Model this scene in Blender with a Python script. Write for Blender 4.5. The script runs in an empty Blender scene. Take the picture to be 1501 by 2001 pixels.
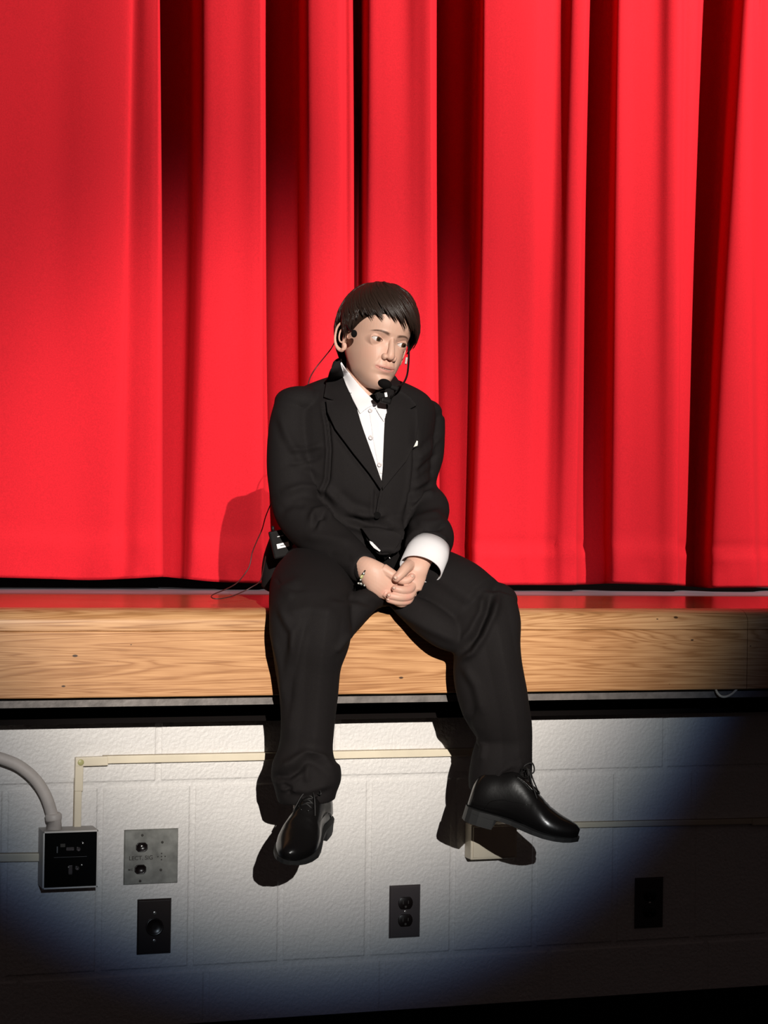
import bpy, bmesh, math, random
import numpy as np
from mathutils import Vector, Matrix, noise
from mathutils.bvhtree import BVHTree

SC = bpy.context.scene
COL = SC.collection
# ------------------------------------------------------------------ camera
F_PX = 3900.0
YAW, PITCH, ROLL = 0.32306, 0.007564, 0.014626
Z0 = 0.64                                   # height of the upper block joint above the hall floor
CAM = Vector((-0.79486, -4.26897, 0.56425 + Z0))
_f = Vector((math.sin(YAW) * math.cos(PITCH), math.cos(YAW) * math.cos(PITCH), math.sin(PITCH)))
_r0 = Vector((math.cos(YAW), -math.sin(YAW), 0)); _u0 = _r0.cross(_f)
RV = math.cos(ROLL) * _r0 + math.sin(ROLL) * _u0
UV = -math.sin(ROLL) * _r0 + math.cos(ROLL) * _u0
FV = _f
cam_data = bpy.data.cameras.new('camera'); cam = bpy.data.objects.new('camera', cam_data); COL.objects.link(cam)
cam_data.sensor_fit = 'VERTICAL'; cam_data.sensor_height = 36.0; cam_data.lens = 36.0 * F_PX / 2001.0
cam_data.clip_start = 0.05
m3 = Matrix((RV, UV, -FV)).transposed()
cam.matrix_world = Matrix.Translation(CAM) @ m3.to_4x4()
SC.camera = cam

def at(px, py, Y):
    """world point seen at (px, py) of the photograph, standing at depth Y"""
    d = FV * F_PX + RV * (px - 750.5) - UV * (py - 1000.5)
    return CAM + d * ((Y - CAM.y) / d.y)
def proj(p):
    v = Vector(p) - CAM; z = v.dot(FV)
    return 750.5 + F_PX * v.dot(RV) / z, 1000.5 - F_PX * v.dot(UV) / z
def mpp(p): return (Vector(p) - CAM).dot(FV) / F_PX     # metres per pixel there

# ------------------------------------------------------------------ view, world, lamps
SC.view_settings.view_transform = 'Standard'; SC.view_settings.look = 'None'
SC.view_settings.exposure = 0.0; SC.view_settings.gamma = 1.0; SC.view_settings.use_curve_mapping = False
w = bpy.data.worlds.new('hall_dark'); SC.world = w; w.use_nodes = True
w.node_tree.nodes['Background'].inputs[0].default_value = (1.0, 0.73, 0.70, 1)
w.node_tree.nodes['Background'].inputs[1].default_value = 0.021

def NN(nt, t, **k):
    n = nt.nodes.new(t)
    for a, v in k.items(): setattr(n, a, v)
    return n
def mnode(nt, op, a, b=None, c=None):
    n = NN(nt, 'ShaderNodeMath', operation=op)
    for i, v in enumerate((a, b, c)):
        if v is None: continue
        if isinstance(v, (int, float)): n.inputs[i].default_value = v
        else: nt.links.new(v, n.inputs[i])
    return n.outputs[0]

STAGE_Z = 0.388 + Z0
NOSE_Y = -0.20
def lamp_matrix(pos, target):
    z = (pos - target).normalized(); x = Vector((0, 0, 1)).cross(z).normalized(); y = z.cross(x)
    return Matrix.Translation(pos) @ Matrix((x, y, z)).transposed().to_4x4(), x, y, z

def stage_lamp(name, pos, target, energy, cone, radius, color, gobo):
    ld = bpy.data.lights.new(name, 'SPOT'); ld.energy = energy; ld.spot_size = cone; ld.spot_blend = 0.0
    ld.shadow_soft_size = radius; ld.color = (1, 1, 1)
    o = bpy.data.objects.new(name, ld); COL.objects.link(o)
    M, x, y, z = lamp_matrix(pos, target); o.matrix_world = M
    ld.use_nodes = True; nt = ld.node_tree
    em = nt.nodes['Emission']; em.inputs[0].default_value = (*color, 1)
    tc = NN(nt, 'ShaderNodeTexCoord'); sp = NN(nt, 'ShaderNodeSeparateXYZ'); nt.links.new(tc.outputs['Normal'], sp.inputs[0])
    gobo(nt, em, tc, sp, x, y, z)
    return o

# follow spot: round iris with a soft, slightly blue fringed edge
SPOT_C = at(618, 915, 0.0)
SPOT_D = Vector((-0.143, -1.0, 0.248)).normalized()
SPOT_L = 22.0
def follow_gobo(nt, em, tc, sp, x, y, z):
    az = mnode(nt, 'ABSOLUTE', sp.outputs[2])
    u = mnode(nt, 'DIVIDE', sp.outputs[0], az); v = mnode(nt, 'DIVIDE', sp.outputs[1], az)
    u = mnode(nt, 'DIVIDE', u, SPOT_RX / SPOT_L); v = mnode(nt, 'DIVIDE', v, SPOT_RZ / SPOT_L)
    r = mnode(nt, 'SQRT', mnode(nt, 'ADD', mnode(nt, 'MULTIPLY', u, u), mnode(nt, 'MULTIPLY', v, v)))
    cr = NN(nt, 'ShaderNodeValToRGB'); nt.links.new(r, cr.inputs[0])
    e = cr.color_ramp.elements
    stops = [(0.0, (1, .94, .86)), (0.52, (.97, .91, .83)), (0.63, (.80, .755, .695)), (0.71, (.52, .50, .47)), (0.79, (.27, .27, .27)), (0.86, (.110, .125, .135)),
             (0.915, (.030, .044, .068)), (0.96, (.005, .010, .026)), (1.0, (0, 0, 0))]
    e[0].position = 0; e[0].color = (*stops[0][1], 1); e[1].position = 1; e[1].color = (0, 0, 0, 1)
    for p, c in stops[1:-1]:
        q = e.new(p); q.color = (*c, 1)
    nt.links.new(cr.outputs[0], em.inputs[0])
SPOT_RX, SPOT_RZ = 1.15, 1.19
spot_pos = SPOT_C + SPOT_D * SPOT_L
stage_lamp('follow_spot', spot_pos, SPOT_C, 28500.0, math.radians(12), 0.05, (1, .94, .86), follow_gobo)

# wash from house right, barn doors cut so that it only reaches the floor in front of the curtain
WASH_P = Vector((3.4, -1.5, STAGE_Z + 3.7)); WASH_T = at(450, 650, 1.0)
def wash_gobo(nt, em, tc, sp, x, y, z):
    q = Vector((0, 0.62, STAGE_Z)) - WASH_P
    n = Vector((1, 0, 0)).cross(q).normalized()
    if n.z < 0: n = -n
    nl = Vector((n.dot(x), n.dot(y), n.dot(z)))
    d = NN(nt, 'ShaderNodeVectorMath', operation='DOT_PRODUCT'); nt.links.new(tc.outputs['Normal'], d.inputs[0]); d.inputs[1].default_value = nl
    mr = NN(nt, 'ShaderNodeMapRange'); mr.interpolation_type = 'SMOOTHSTEP'
    nt.links.new(d.outputs['Value'], mr.inputs[0]); mr.inputs[1].default_value = -0.002; mr.inputs[2].default_value = 0.02
    nt.links.new(mr.outputs[0], em.inputs[1])
stage_lamp('stage_wash', WASH_P, WASH_T, 2150.0, math.radians(120), 0.06, (1, .90, .82), wash_gobo)

# ------------------------------------------------------------------ object helpers
def tag(o, label=None, cat=None, group=None, kind=None):
    if label: o['label'] = label
    if cat: o['category'] = cat
    if group: o['group'] = group
    if kind: o['kind'] = kind
    return o
def empty(name, loc, label, cat, group=None):
    o = bpy.data.objects.new(name, None); COL.objects.link(o); o.location = loc; o.empty_display_size = 0.05
    return tag(o, label, cat, group)
def adopt(o, parent):
    o.parent = parent
    o.matrix_parent_inverse = Matrix.Identity(4)
    pl = Vector((0, 0, 0)); q = parent
    while q is not None: pl += q.location; q = q.parent
    o.location = o.location - pl
    return o
def obj(name, verts, faces, mat=None, parent=None, smooth=True):
    me = bpy.data.meshes.new(name); me.from_pydata([tuple(v) for v in verts], [], faces); me.update()
    bm = bmesh.new(); bm.from_mesh(me); bmesh.ops.recalc_face_normals(bm, faces=bm.faces); bm.to_mesh(me); bm.free()
    o = bpy.data.objects.new(name, me); COL.objects.link(o)
    if mat: me.materials.append(mat)
    if smooth: me.polygons.foreach_set('use_smooth', [True] * len(me.polygons))
    if parent is not None: adopt(o, parent)
    return o
class MB:
    """collects shapes for ONE mesh"""
    def __init__(s): s.v = []; s.f = []
    def add(s, v, f):
        b = len(s.v); s.v += [Vector(q) for q in v]; s.f += [tuple(i + b for i in q) for q in f]; return s
    def box(s, c, size, rot=None, bev=0.0):
        bm = bmesh.new(); bmesh.ops.create_cube(bm, size=1.0)
        for q in bm.verts: q.co = Vector((q.co.x * size[0], q.co.y * size[1], q.co.z * size[2]))
        if bev > 0: bmesh.ops.bevel(bm, geom=bm.edges[:], offset=bev, segments=2, profile=0.6, affect='EDGES')
        bm.verts.index_update()
        vs = [Vector(c) + ((rot @ q.co) if rot else q.co) for q in bm.verts]; fs = [[q.index for q in g.verts] for g in bm.faces]
        bm.free(); return s.add(vs, fs)
    def ellipsoid(s, c, r, rot=None, nu=24, nv=14):
        vs = []; fs = []
        for j in range(nv + 1):
            th = math.pi * j / nv
            for i in range(nu):
                a = 2 * math.pi * i / nu
                q = Vector((r[0] * math.sin(th) * math.cos(a), r[1] * math.sin(th) * math.sin(a), r[2] * math.cos(th)))
                vs.append(Vector(c) + ((rot @ q) if rot else q))
        for j in range(nv):
            for i in range(nu):
                a, b = j * nu + i, j * nu + (i + 1) % nu
                fs.append((a, b, b + nu, a + nu))
        bm = bmesh.new(); bv = [bm.verts.new(q) for q in vs]
        for q in fs: bm.faces.new([bv[i] for i in q])
        bmesh.ops.remove_doubles(bm, verts=bm.verts, dist=1e-7); bm.verts.index_update()
        vs = [q.co.copy() for q in bm.verts]; fs = [[q.index for q in g.verts] for g in bm.faces]; bm.free()
        return s.add(vs, fs)
    def rings(s, rs, cap=True, closed=False):
        n = len(rs[0]); vs = [p for r in rs for p in r]; fs = []; m = len(rs)
        for j in range(m - 1 + (1 if closed else 0)):
            for i in range(n):
                a = j * n + i; b = j * n + (i + 1) % n; c = ((j + 1) % m) * n
                fs.append((a, b, c + (i + 1) % n, c + i))
        if cap and not closed:
            fs.append(tuple(range(n))[::-1]); fs.append(tuple((m - 1) * n + i for i in range(n)))
        return s.add(vs, fs)
    def tube(s, pts, r, n=10, sub=1, ref=None, flat=1.0):
        pts = [Vector(p) for p in pts]; k = len(pts)
        rr = r if isinstance(r, (list, tuple)) else [r] * k
        if sub > 1: pts, rr = spline(pts, rr, sub)
        return s.rings(tube_rings(pts, rr, n, ref, flat))
    def build(s, name, mat, parent=None, smooth=True): return obj(name, s.v, s.f, mat, parent, smooth)

def spline(pts, vals, sub):
    P = [pts[0] * 2 - pts[1]] + list(pts) + [pts[-1] * 2 - pts[-2]]
    isn = not hasattr(vals[0], '__len__')
    V = [np.atleast_1d(np.array(v, float)) for v in vals]; V = [V[0]] + V + [V[-1]]
    op, ov = [], []
    for i in range(1, len(P) - 2):
        for j in range(sub):
            t = j / sub; t2, t3 = t * t, t * t * t
            a, b, c, d = -.5 * t + t2 - .5 * t3, 1 - 2.5 * t2 + 1.5 * t3, .5 * t + 2 * t2 - 1.5 * t3, -.5 * t2 + .5 * t3
            op.append(P[i - 1] * a + P[i] * b + P[i + 1] * c + P[i + 2] * d); ov.append(a * V[i - 1] + b * V[i] + c * V[i + 1] + d * V[i + 2])
    op.append(P[-2]); ov.append(V[-2])
    return op, [float(v[0]) if isn else v for v in ov]
def tube_rings(pts, rr, n=10, ref=None, flat=1.0):
    out = []; k = len(pts); u = None
    for i in range(k):
        t = (pts[min(i + 1, k - 1)] - pts[max(i - 1, 0)]).normalized()
        if u is None:
            u = Vector(ref) if ref is not None else (Vector((0, 0, 1)) if abs(t.z) < .9 else Vector((1, 0, 0)))
        if ref is not None: u = Vector(ref)
        u = (u - t * u.dot(t)).normalized(); v = t.cross(u)
        out.append([pts[i] + u * (rr[i] * math.cos(2 * math.pi * j / n)) + v * (rr[i] * flat * math.sin(2 * math.pi * j / n)) for j in range(n)])
    return out
# ------------------------------------------------------------------ materials
def mat(name, col, rough=.5, metal=0., spec=.5, bump=None, sheen=0., coat=0., vary=None, sss=0., coord='Object'):
    m = bpy.data.materials.new(name); m.use_nodes = True; nt = m.node_tree; b = nt.nodes['Principled BSDF']
    b.inputs['Base Color'].default_value = (*col, 1); b.inputs['Roughness'].default_value = rough
    b.inputs['Metallic'].default_value = metal; b.inputs['Specular IOR Level'].default_value = spec
    if sheen: b.inputs['Sheen Weight'].default_value = sheen; b.inputs['Sheen Roughness'].default_value = .5
    if coat: b.inputs['Coat Weight'].default_value = coat; b.inputs['Coat Roughness'].default_value = .08
    if sss: b.inputs['Subsurface Weight'].default_value = sss; b.inputs['Subsurface Radius'].default_value = (.008, .003, .0015); b.inputs['Subsurface Scale'].default_value = 1.0
    tc = NN(nt, 'ShaderNodeTexCoord')
    if vary:
        sc, amt = vary
        nz = NN(nt, 'ShaderNodeTexNoise'); nz.inputs['Scale'].default_value = sc; nz.inputs['Detail'].default_value = 5
        nt.links.new(tc.outputs[coord], nz.inputs[0])
        mx = NN(nt, 'ShaderNodeMix', data_type='RGBA'); mx.inputs['A'].default_value = (*[c * (1 - amt) for c in col], 1); mx.inputs['B'].default_value = (*[min(1, c * (1 + amt)) for c in col], 1)
        mr = NN(nt, 'ShaderNodeMapRange'); mr.inputs[1].default_value = .3; mr.inputs[2].default_value = .7
        nt.links.new(nz.outputs[0], mr.inputs[0]); nt.links.new(mr.outputs[0], mx.inputs['Factor'])
        nt.links.new(mx.outputs['Result'], b.inputs['Base Color'])
    if bump:
        sc, st, dist = bump
        nz = NN(nt, 'ShaderNodeTexNoise'); nz.inputs['Scale'].default_value = sc; nz.inputs['Detail'].default_value = 4
        nt.links.new(tc.outputs[coord], nz.inputs[0])
        bp = NN(nt, 'ShaderNodeBump'); bp.inputs['Strength'].default_value = st; bp.inputs['Distance'].default_value = dist
        nt.links.new(nz.outputs[0], bp.inputs['Height']); nt.links.new(bp.outputs[0], b.inputs['Normal'])
    return m

M = {}
M['curtain'] = mat('red_velour', (.425, .0062, .0140), .85, spec=.15, bump=(900, .35, .0008), vary=(260, .10))
M['suit'] = mat('black_suiting', (.0118, .0100, .0102), .8, spec=.12, bump=(1400, .4, .0004), vary=(700, .18))
M['suit_seam'] = mat('black_thread', (.004, .0035, .0035), .9, spec=.1)
M['shirt'] = mat('white_cotton', (.76, .74, .76), .8, spec=.2, bump=(500, .2, .0004))
M['button'] = mat('pearl_button', (.55, .5, .5), .25)
M['black_button'] = mat('black_button', (.010, .009, .009), .6, spec=.2)
M['leather'] = mat('polished_black_leather', (.006, .0055, .0055), .26, spec=.55, bump=(160, .10, .0012))
M['sole'] = mat('black_rubber_sole', (.02, .02, .02), .55, bump=(400, .2, .0004))
M['lace'] = mat('black_lace', (.012, .011, .011), .6)
M['cotton_white'] = mat('white_linen', (.8, .8, .74), .7)
M['black_plastic'] = mat('black_plastic', (.006, .0052, .0052), .45, spec=.3)
M['foam'] = mat('black_foam', (.006, .005, .005), .95, spec=.1, bump=(900, .8, .001))
M['cable'] = mat('dark_cable', (.05, .012, .012), .45)
M['clear_tape'] = mat('clear_silicone', (.6, .5, .47), .25)
M['label_white'] = mat('white_label', (.85, .83, .83), .5)
M['grey_ink'] = mat('grey_ink', (.10, .10, .11), .6)
M['cream'] = mat('cream_painted_steel', (.70, .62, .48), .42, bump=(60, .12, .001), vary=(18, .06))
M['cream_edge'] = mat('dark_paint_line', (.22, .17, .11), .7)
M['white_conduit'] = mat('painted_conduit', (.60, .54, .50), .5, bump=(120, .2, .001), vary=(30, .08))
M['box_grey'] = mat('grey_painted_box', (.42, .39, .37), .5, bump=(80, .15, .001))
M['box_rim'] = mat('pale_box_rim', (.70, .66, .62), .4)
M['black_gloss'] = mat('black_gloss_panel', (.0035, .0035, .0035), .16)
M['galv'] = mat('galvanised_plate', (.20, .20, .185), .45, metal=.35, bump=(90, .2, .0008), vary=(35, .35))
M['ink'] = mat('engraved_ink', (.05, .045, .04), .8)
M['brown_plate'] = mat('dark_brown_plate', (.022, .015, .014), .32)
M['steel_plate'] = mat('dark_steel_plate', (.080, .068, .071), .30, metal=.3)
M['bakelite'] = mat('dark_bakelite', (.008, .005, .005), .3)
M['screw'] = mat('bright_screw', (.7, .68, .65), .22, metal=.9)
M['tin'] = mat('dull_metal_strip', (.17, .15, .14), .5, metal=.25, bump=(150, .4, .001), vary=(40, .3))
M['trim_dark'] = mat('dull_brass_edge', (.14, .09, .07), .5, metal=.3)
M['black_paint_and_shade'] = mat('black_paint_and_shade', (.0035, .002, .0018), .8, spec=.1)  # black backdrop, also the strips that stand for shadow under the fascia
M['matte_black'] = mat('matte_black_case', (.006, .005, .005), .6, spec=.12)
M['grey_floor'] = mat('dark_grey_stage_floor', (.06, .058, .07), .5, vary=(5, .2))
M['hall_floor'] = mat('black_hall_floor', (.01, .008, .008), .8, spec=.1)
M['baseboard'] = mat('black_vinyl_base', (.004, .004, .004), .6, spec=.1)
M['bracelet'] = mat('silver_charms', (.55, .55, .5), .3, metal=.8)
M['gold_green'] = mat('greenish_bead', (.42, .40, .18), .4)

def wood(name, seed, c0, c1, gloss, long_scale=1.0):
    m = bpy.data.materials.new(name); m.use_nodes = True; nt = m.node_tree; b = nt.nodes['Principled BSDF']
    tc = NN(nt, 'ShaderNodeTexCoord'); mp = NN(nt, 'ShaderNodeMapping'); mp.inputs['Scale'].default_value = (.30, 5, 7); mp.inputs['Location'].default_value = (seed, seed * 2, seed)
    nt.links.new(tc.outputs['Object'], mp.inputs[0])
    n1 = NN(nt, 'ShaderNodeTexNoise'); n1.inputs['Scale'].default_value = 2.2; n1.inputs['Detail'].default_value = 3; n1.inputs['Distortion'].default_value = .8; nt.links.new(mp.outputs[0], n1.inputs[0])
    # grain lines: contours of the noise field
    v = mnode(nt, 'MULTIPLY', n1.outputs[0], 22.0); fr = mnode(nt, 'FRACT', v); tri = mnode(nt, 'ABSOLUTE', mnode(nt, 'SUBTRACT', mnode(nt, 'MULTIPLY', fr, 2.0), 1.0))
    mp2 = NN(nt, 'ShaderNodeMapping'); mp2.inputs['Scale'].default_value = (4, 50, 120); nt.links.new(tc.outputs['Object'], mp2.inputs[0])
    n2 = NN(nt, 'ShaderNodeTexNoise'); n2.inputs['Scale'].default_value = 2.0; n2.inputs['Detail'].default_value = 4; nt.links.new(mp2.outputs[0], n2.inputs[0])
    n3 = NN(nt, 'ShaderNodeTexNoise'); n3.inputs['Scale'].default_value = 5.0; n3.inputs['Detail'].default_value = 3; nt.links.new(tc.outputs['Object'], n3.inputs[0])
    t = mnode(nt, 'ADD', mnode(nt, 'MULTIPLY', mnode(nt, 'POWER', tri, 2.0), .22), mnode(nt, 'MULTIPLY', n2.outputs[0], .55))
    t = mnode(nt, 'ADD', t, mnode(nt, 'MULTIPLY', n3.outputs[0], .35))
    cr = NN(nt, 'ShaderNodeValToRGB'); nt.links.new(t, cr.inputs[0]); e = cr.color_ramp.elements
    e[0].position = .30; e[0].color = (*c1, 1); e[1].position = 1.0; e[1].color = (*[x * .38 for x in c0], 1); q = e.new(.62); q.color = (*c0, 1)
    # dents, nail holes
    vo = NN(nt, 'ShaderNodeTexVoronoi'); vo.inputs['Scale'].default_value = 7.0; vo.voronoi_dimensions = '2D'
    sx3 = NN(nt, 'ShaderNodeSeparateXYZ'); nt.links.new(tc.outputs['Object'], sx3.inputs[0]); mp3 = NN(nt, 'ShaderNodeCombineXYZ'); nt.links.new(mnode(nt, 'MULTIPLY', mnode(nt, 'ADD', sx3.outputs[0], seed), .8), mp3.inputs[0]); nt.links.new(mnode(nt, 'MULTIPLY', sx3.outputs[2], 1.7), mp3.inputs[1]); nt.links.new(mp3.outputs[0], vo.inputs[0])
    spot = NN(nt, 'ShaderNodeMapRange'); nt.links.new(vo.outputs['Distance'], spot.inputs[0]); sc3 = NN(nt, 'ShaderNodeSeparateColor'); nt.links.new(vo.outputs['Color'], sc3.inputs[0]); thr = mnode(nt, 'MULTIPLY', mnode(nt, 'POWER', sc3.outputs[0], 2.0), .055); nt.links.new(mnode(nt, 'MULTIPLY', thr, .6), spot.inputs[1]); nt.links.new(mnode(nt, 'ADD', thr, .0005), spot.inputs[2])
    mx = NN(nt, 'ShaderNodeMix', data_type='RGBA'); nt.links.new(spot.outputs[0], mx.inputs['Factor']); mx.inputs['A'].default_value = (.06, .025, .01, 1); nt.links.new(cr.outputs[0], mx.inputs['B'])
    nt.links.new(mx.outputs['Result'], b.inputs['Base Color'])
    bp = NN(nt, 'ShaderNodeBump'); bp.inputs['Strength'].default_value = .25; bp.inputs['Distance'].default_value = .001; nt.links.new(t, bp.inputs['Height']); nt.links.new(bp.outputs[0], b.inputs['Normal'])
    b.inputs['Roughness'].default_value = gloss
    return m
M['wood_fascia'] = wood('worn_oak_fascia', 3.1, (.40, .175, .062), (.70, .375, .17), .42)
M['wood_nose'] = wood('worn_oak_nosing', 8.7, (.42, .20, .08), (.72, .41, .20), .35)
M['wood_deck'] = wood('varnished_stage_boards', 5.3, (.30, .14, .06), (.45, .24, .12), .16)

def block_paint():
    m = bpy.data.materials.new('painted_block'); m.use_nodes = True; nt = m.node_tree; b = nt.nodes['Principled BSDF']
    tc = NN(nt, 'ShaderNodeTexCoord')
    n1 = NN(nt, 'ShaderNodeTexNoise'); n1.inputs['Scale'].default_value = 130; n1.inputs['Detail'].default_value = 3; n1.inputs['Roughness'].default_value = .45; nt.links.new(tc.outputs['Object'], n1.inputs[0])
    n2 = NN(nt, 'ShaderNodeTexNoise'); n2.inputs['Scale'].default_value = 26; n2.inputs['Detail'].default_value = 2; nt.links.new(tc.outputs['Object'], n2.inputs[0])
    h = mnode(nt, 'ADD', n1.outputs[0], mnode(nt, 'MULTIPLY', n2.outputs[0], .8))
    bp = NN(nt, 'ShaderNodeBump'); bp.inputs['Strength'].default_value = .62; bp.inputs['Distance'].default_value = .0045
    nt.links.new(h, bp.inputs['Height']); nt.links.new(bp.outputs[0], b.inputs['Normal'])
    # a few chips in the paint
    vo = NN(nt, 'ShaderNodeTexVoronoi'); vo.inputs['Scale'].default_value = 3.2; nt.links.new(tc.outputs['Object'], vo.inputs[0])
    cr = NN(nt, 'ShaderNodeMapRange'); nt.links.new(vo.outputs['Distance'], cr.inputs[0]); cr.inputs[1].default_value = .010; cr.inputs[2].default_value = .017
    mx = NN(nt, 'ShaderNodeMix', data_type='RGBA'); nt.links.new(cr.outputs[0], mx.inputs['Factor']); mx.inputs['A'].default_value = (.25, .17, .10, 1); mx.inputs['B'].default_value = (.68, .655, .635, 1)
    nt.links.new(mx.outputs['Result'], b.inputs['Base Color'])
    b.inputs['Roughness'].default_value = .5; b.inputs['Specular IOR Level'].default_value = .35
    return m
M['block'] = block_paint()
# ------------------------------------------------------------------ block wall under the stage
BLK = 0.2032
def groove(d): return 0.0026 / (1 + math.exp((abs(d) - 0.0070) / 0.0007)) - .0007 * math.exp(-((abs(d) - .0098) / .0014) ** 2)
def course(z0, z1, joints, x0, x1, mb):
    offs = [-.02, -.013, -.0112, -.0098, -.0086, -.0076, -.0068, -.006, -.004, 0, .004, .006, .0068, .0076, .0086, .0098, .0112, .013, .02]
    xs = sorted(set([x0, x1] + [round(j + o, 5) for j in joints for o in offs if x0 < j + o < x1] + [round(x0 + k * .05, 5) for k in range(int((x1 - x0) / .05))]))
    eo = [0, .004, .006, .0068, .0076, .0086, .0098, .0112, .013, .02]
    zs = sorted(set([z0 + o for o in eo] + [z1 - o for o in eo] + [z0 + (z1 - z0) * k / 8 for k in range(1, 8)]))
    def dep(x, z):
        dx = min([abs(x - j) for j in joints] + [9]); dz = min(z - z0, z1 - z)
        return max(groove(dx), groove(dz)) + .0008 * noise.noise((x * 6, z * 6, 3.3))
    vs = [(x, dep(x, z), z) for z in zs for x in xs]; n = len(xs)
    fs = [(j * n + i, j * n + i + 1, (j + 1) * n + i + 1, (j + 1) * n + i) for j in range(len(zs) - 1) for i in range(n - 1)]
    mb.add(vs, fs)
wb = MB(); X0, X1 = -1.6, 3.2
sold = [k * BLK for k in range(-8, 17)]
up = [.126 + k * 2 * BLK for k in range(-5, 9)]
dn = [.24 + k * 2 * BLK for k in range(-5, 9)]
course(Z0, Z0 + .2032, up, X0, X1, wb); course(Z0 - .4064, Z0, sold, X0, X1, wb); course(0.0, Z0 - .4064, dn, X0, X1, wb)
wall = wb.build('wall_front', M['block']); tag(wall, kind='structure')
# make it a solid wall: back slab
bk = MB(); bk.box(((X0 + X1) / 2, .08, (STAGE_Z - .02) / 2), (X1 - X0, .14, STAGE_Z - .06))
o = bk.build('wall_core', M['block'], wall, smooth=False); o.data.name = 'wall_core'

b = MB().box(((X0 + X1) / 2, -.004, (Z0 - .525) / 2), (X1 - X0, .008, Z0 - .525), bev=.002).build('baseboard_front', M['baseboard'], smooth=False); tag(b, kind='structure')
b = MB().add([(X0 - 2, -9, 0), (X1 + 2, -9, 0), (X1 + 2, .01, 0), (X0 - 2, .01, 0)], [(0, 1, 2, 3)]).build('floor', M['hall_floor'], smooth=False); tag(b, kind='structure')

# stage deck: varnished apron, metal strip, dark floor beyond
b = MB().box(((X0 + X1) / 2, (.62 + NOSE_Y + .06) / 2, STAGE_Z - .0125), (X1 - X0, .62 - NOSE_Y - .06, .025)).build('stage_apron_floor', M['wood_deck'], smooth=False); tag(b, kind='structure')
b = MB().box(((X0 + X1) / 2, .629, STAGE_Z - .004), (X1 - X0, .014, .0085), bev=.002).build('trim_1', M['trim_dark'], smooth=False); tag(b, kind='structure')
b = MB().box(((X0 + X1) / 2, 1.64, STAGE_Z - .0125), (X1 - X0, 2.0, .025)).build('stage_rear_floor', M['grey_floor'], smooth=False); tag(b, kind='structure')
b = MB().box(((X0 + X1) / 2, 2.7, 2.2), (X1 - X0 + 3, .1, 4.6)).build('wall_back', M['black_paint_and_shade'], smooth=False); tag(b, kind='structure')
# nosing: rounded board over the fascia; profile swept along x
def sweep(prof, x0, x1, nx, name, m, wob=0):
    rs = []
    for k in range(nx + 1):
        x = x0 + (x1 - x0) * k / nx
        rs.append([Vector((x, y, z + wob * noise.noise((x * 14, y * 20, 1.7)))) for y, z in prof])
    o = MB().rings(rs).build(name, m)
    mod = o.modifiers.new('edge', 'EDGE_SPLIT'); mod.split_angle = math.radians(40)
    return o
JX = at(1461, 1232, NOSE_Y).x
ny = NOSE_Y; top = STAGE_Z; seam = at(750, 1232, ny).z; fb = at(750, 1356, ny).z
arc = [(ny + .045 - .045 * math.sin(a), top - .045 * .62 + .045 * .62 * math.cos(a)) for a in [math.radians(t) for t in range(0, 91, 10)]]
prof = [(ny + .14, top - .002), (ny + .06, top)] + arc + [(ny, seam + .0012), (ny + .0015, seam), (ny + .14, seam)]
o = sweep(prof, X0, JX - .0006, 90, 'trim_2', M['wood_nose'], .0006); tag(o, kind='structure')
o = sweep(prof, JX + .0006, X1, 30, 'trim_3', M['wood_nose'], .0006); tag(o, kind='structure')
prof2 = [(ny + .14, seam - .0005), (ny + .0015, seam - .0005), (ny, seam - .002), (ny, fb + .002), (ny + .002, fb), (ny + .14, fb)]
o = sweep(prof2, X0, JX - .0007, 90, 'trim_4', M['wood_fascia'], .0007); tag(o, kind='structure')
o = sweep(prof2, JX + .0007, X1, 30, 'trim_5', M['wood_fascia'], .0007); tag(o, kind='structure')
# dull metal strip under the fascia, then black strips standing in for overhang shadow
sz1 = at(750, 1360, ny + .012).z; sz0 = at(750, 1373, ny + .012).z
b = MB().box(((X0 + X1) / 2, ny + .012 + .05, (sz0 + sz1) / 2), (X1 - X0, .1, sz1 - sz0)).build('trim_6', M['tin'], smooth=False); tag(b, kind='structure')
b = MB().box(((X0 + X1) / 2, ny + .03 + .04, (sz1 + fb) / 2), (X1 - X0, .08, fb - sz1 + .002)).build('shade_strip_1', M['black_paint_and_shade'], smooth=False); tag(b, kind='structure')  # thin black strip painted in for the shade below the fascia
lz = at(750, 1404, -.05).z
b = MB().box(((X0 + X1) / 2, -.03, (sz0 + lz) / 2), (X1 - X0, .05, sz0 - lz)).build('shade_strip_2', M['black_paint_and_shade'], smooth=False); tag(b, kind='structure')  # black band filled in where the overhang shades the wall

# ------------------------------------------------------------------ curtain
CY = 1.0
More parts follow.
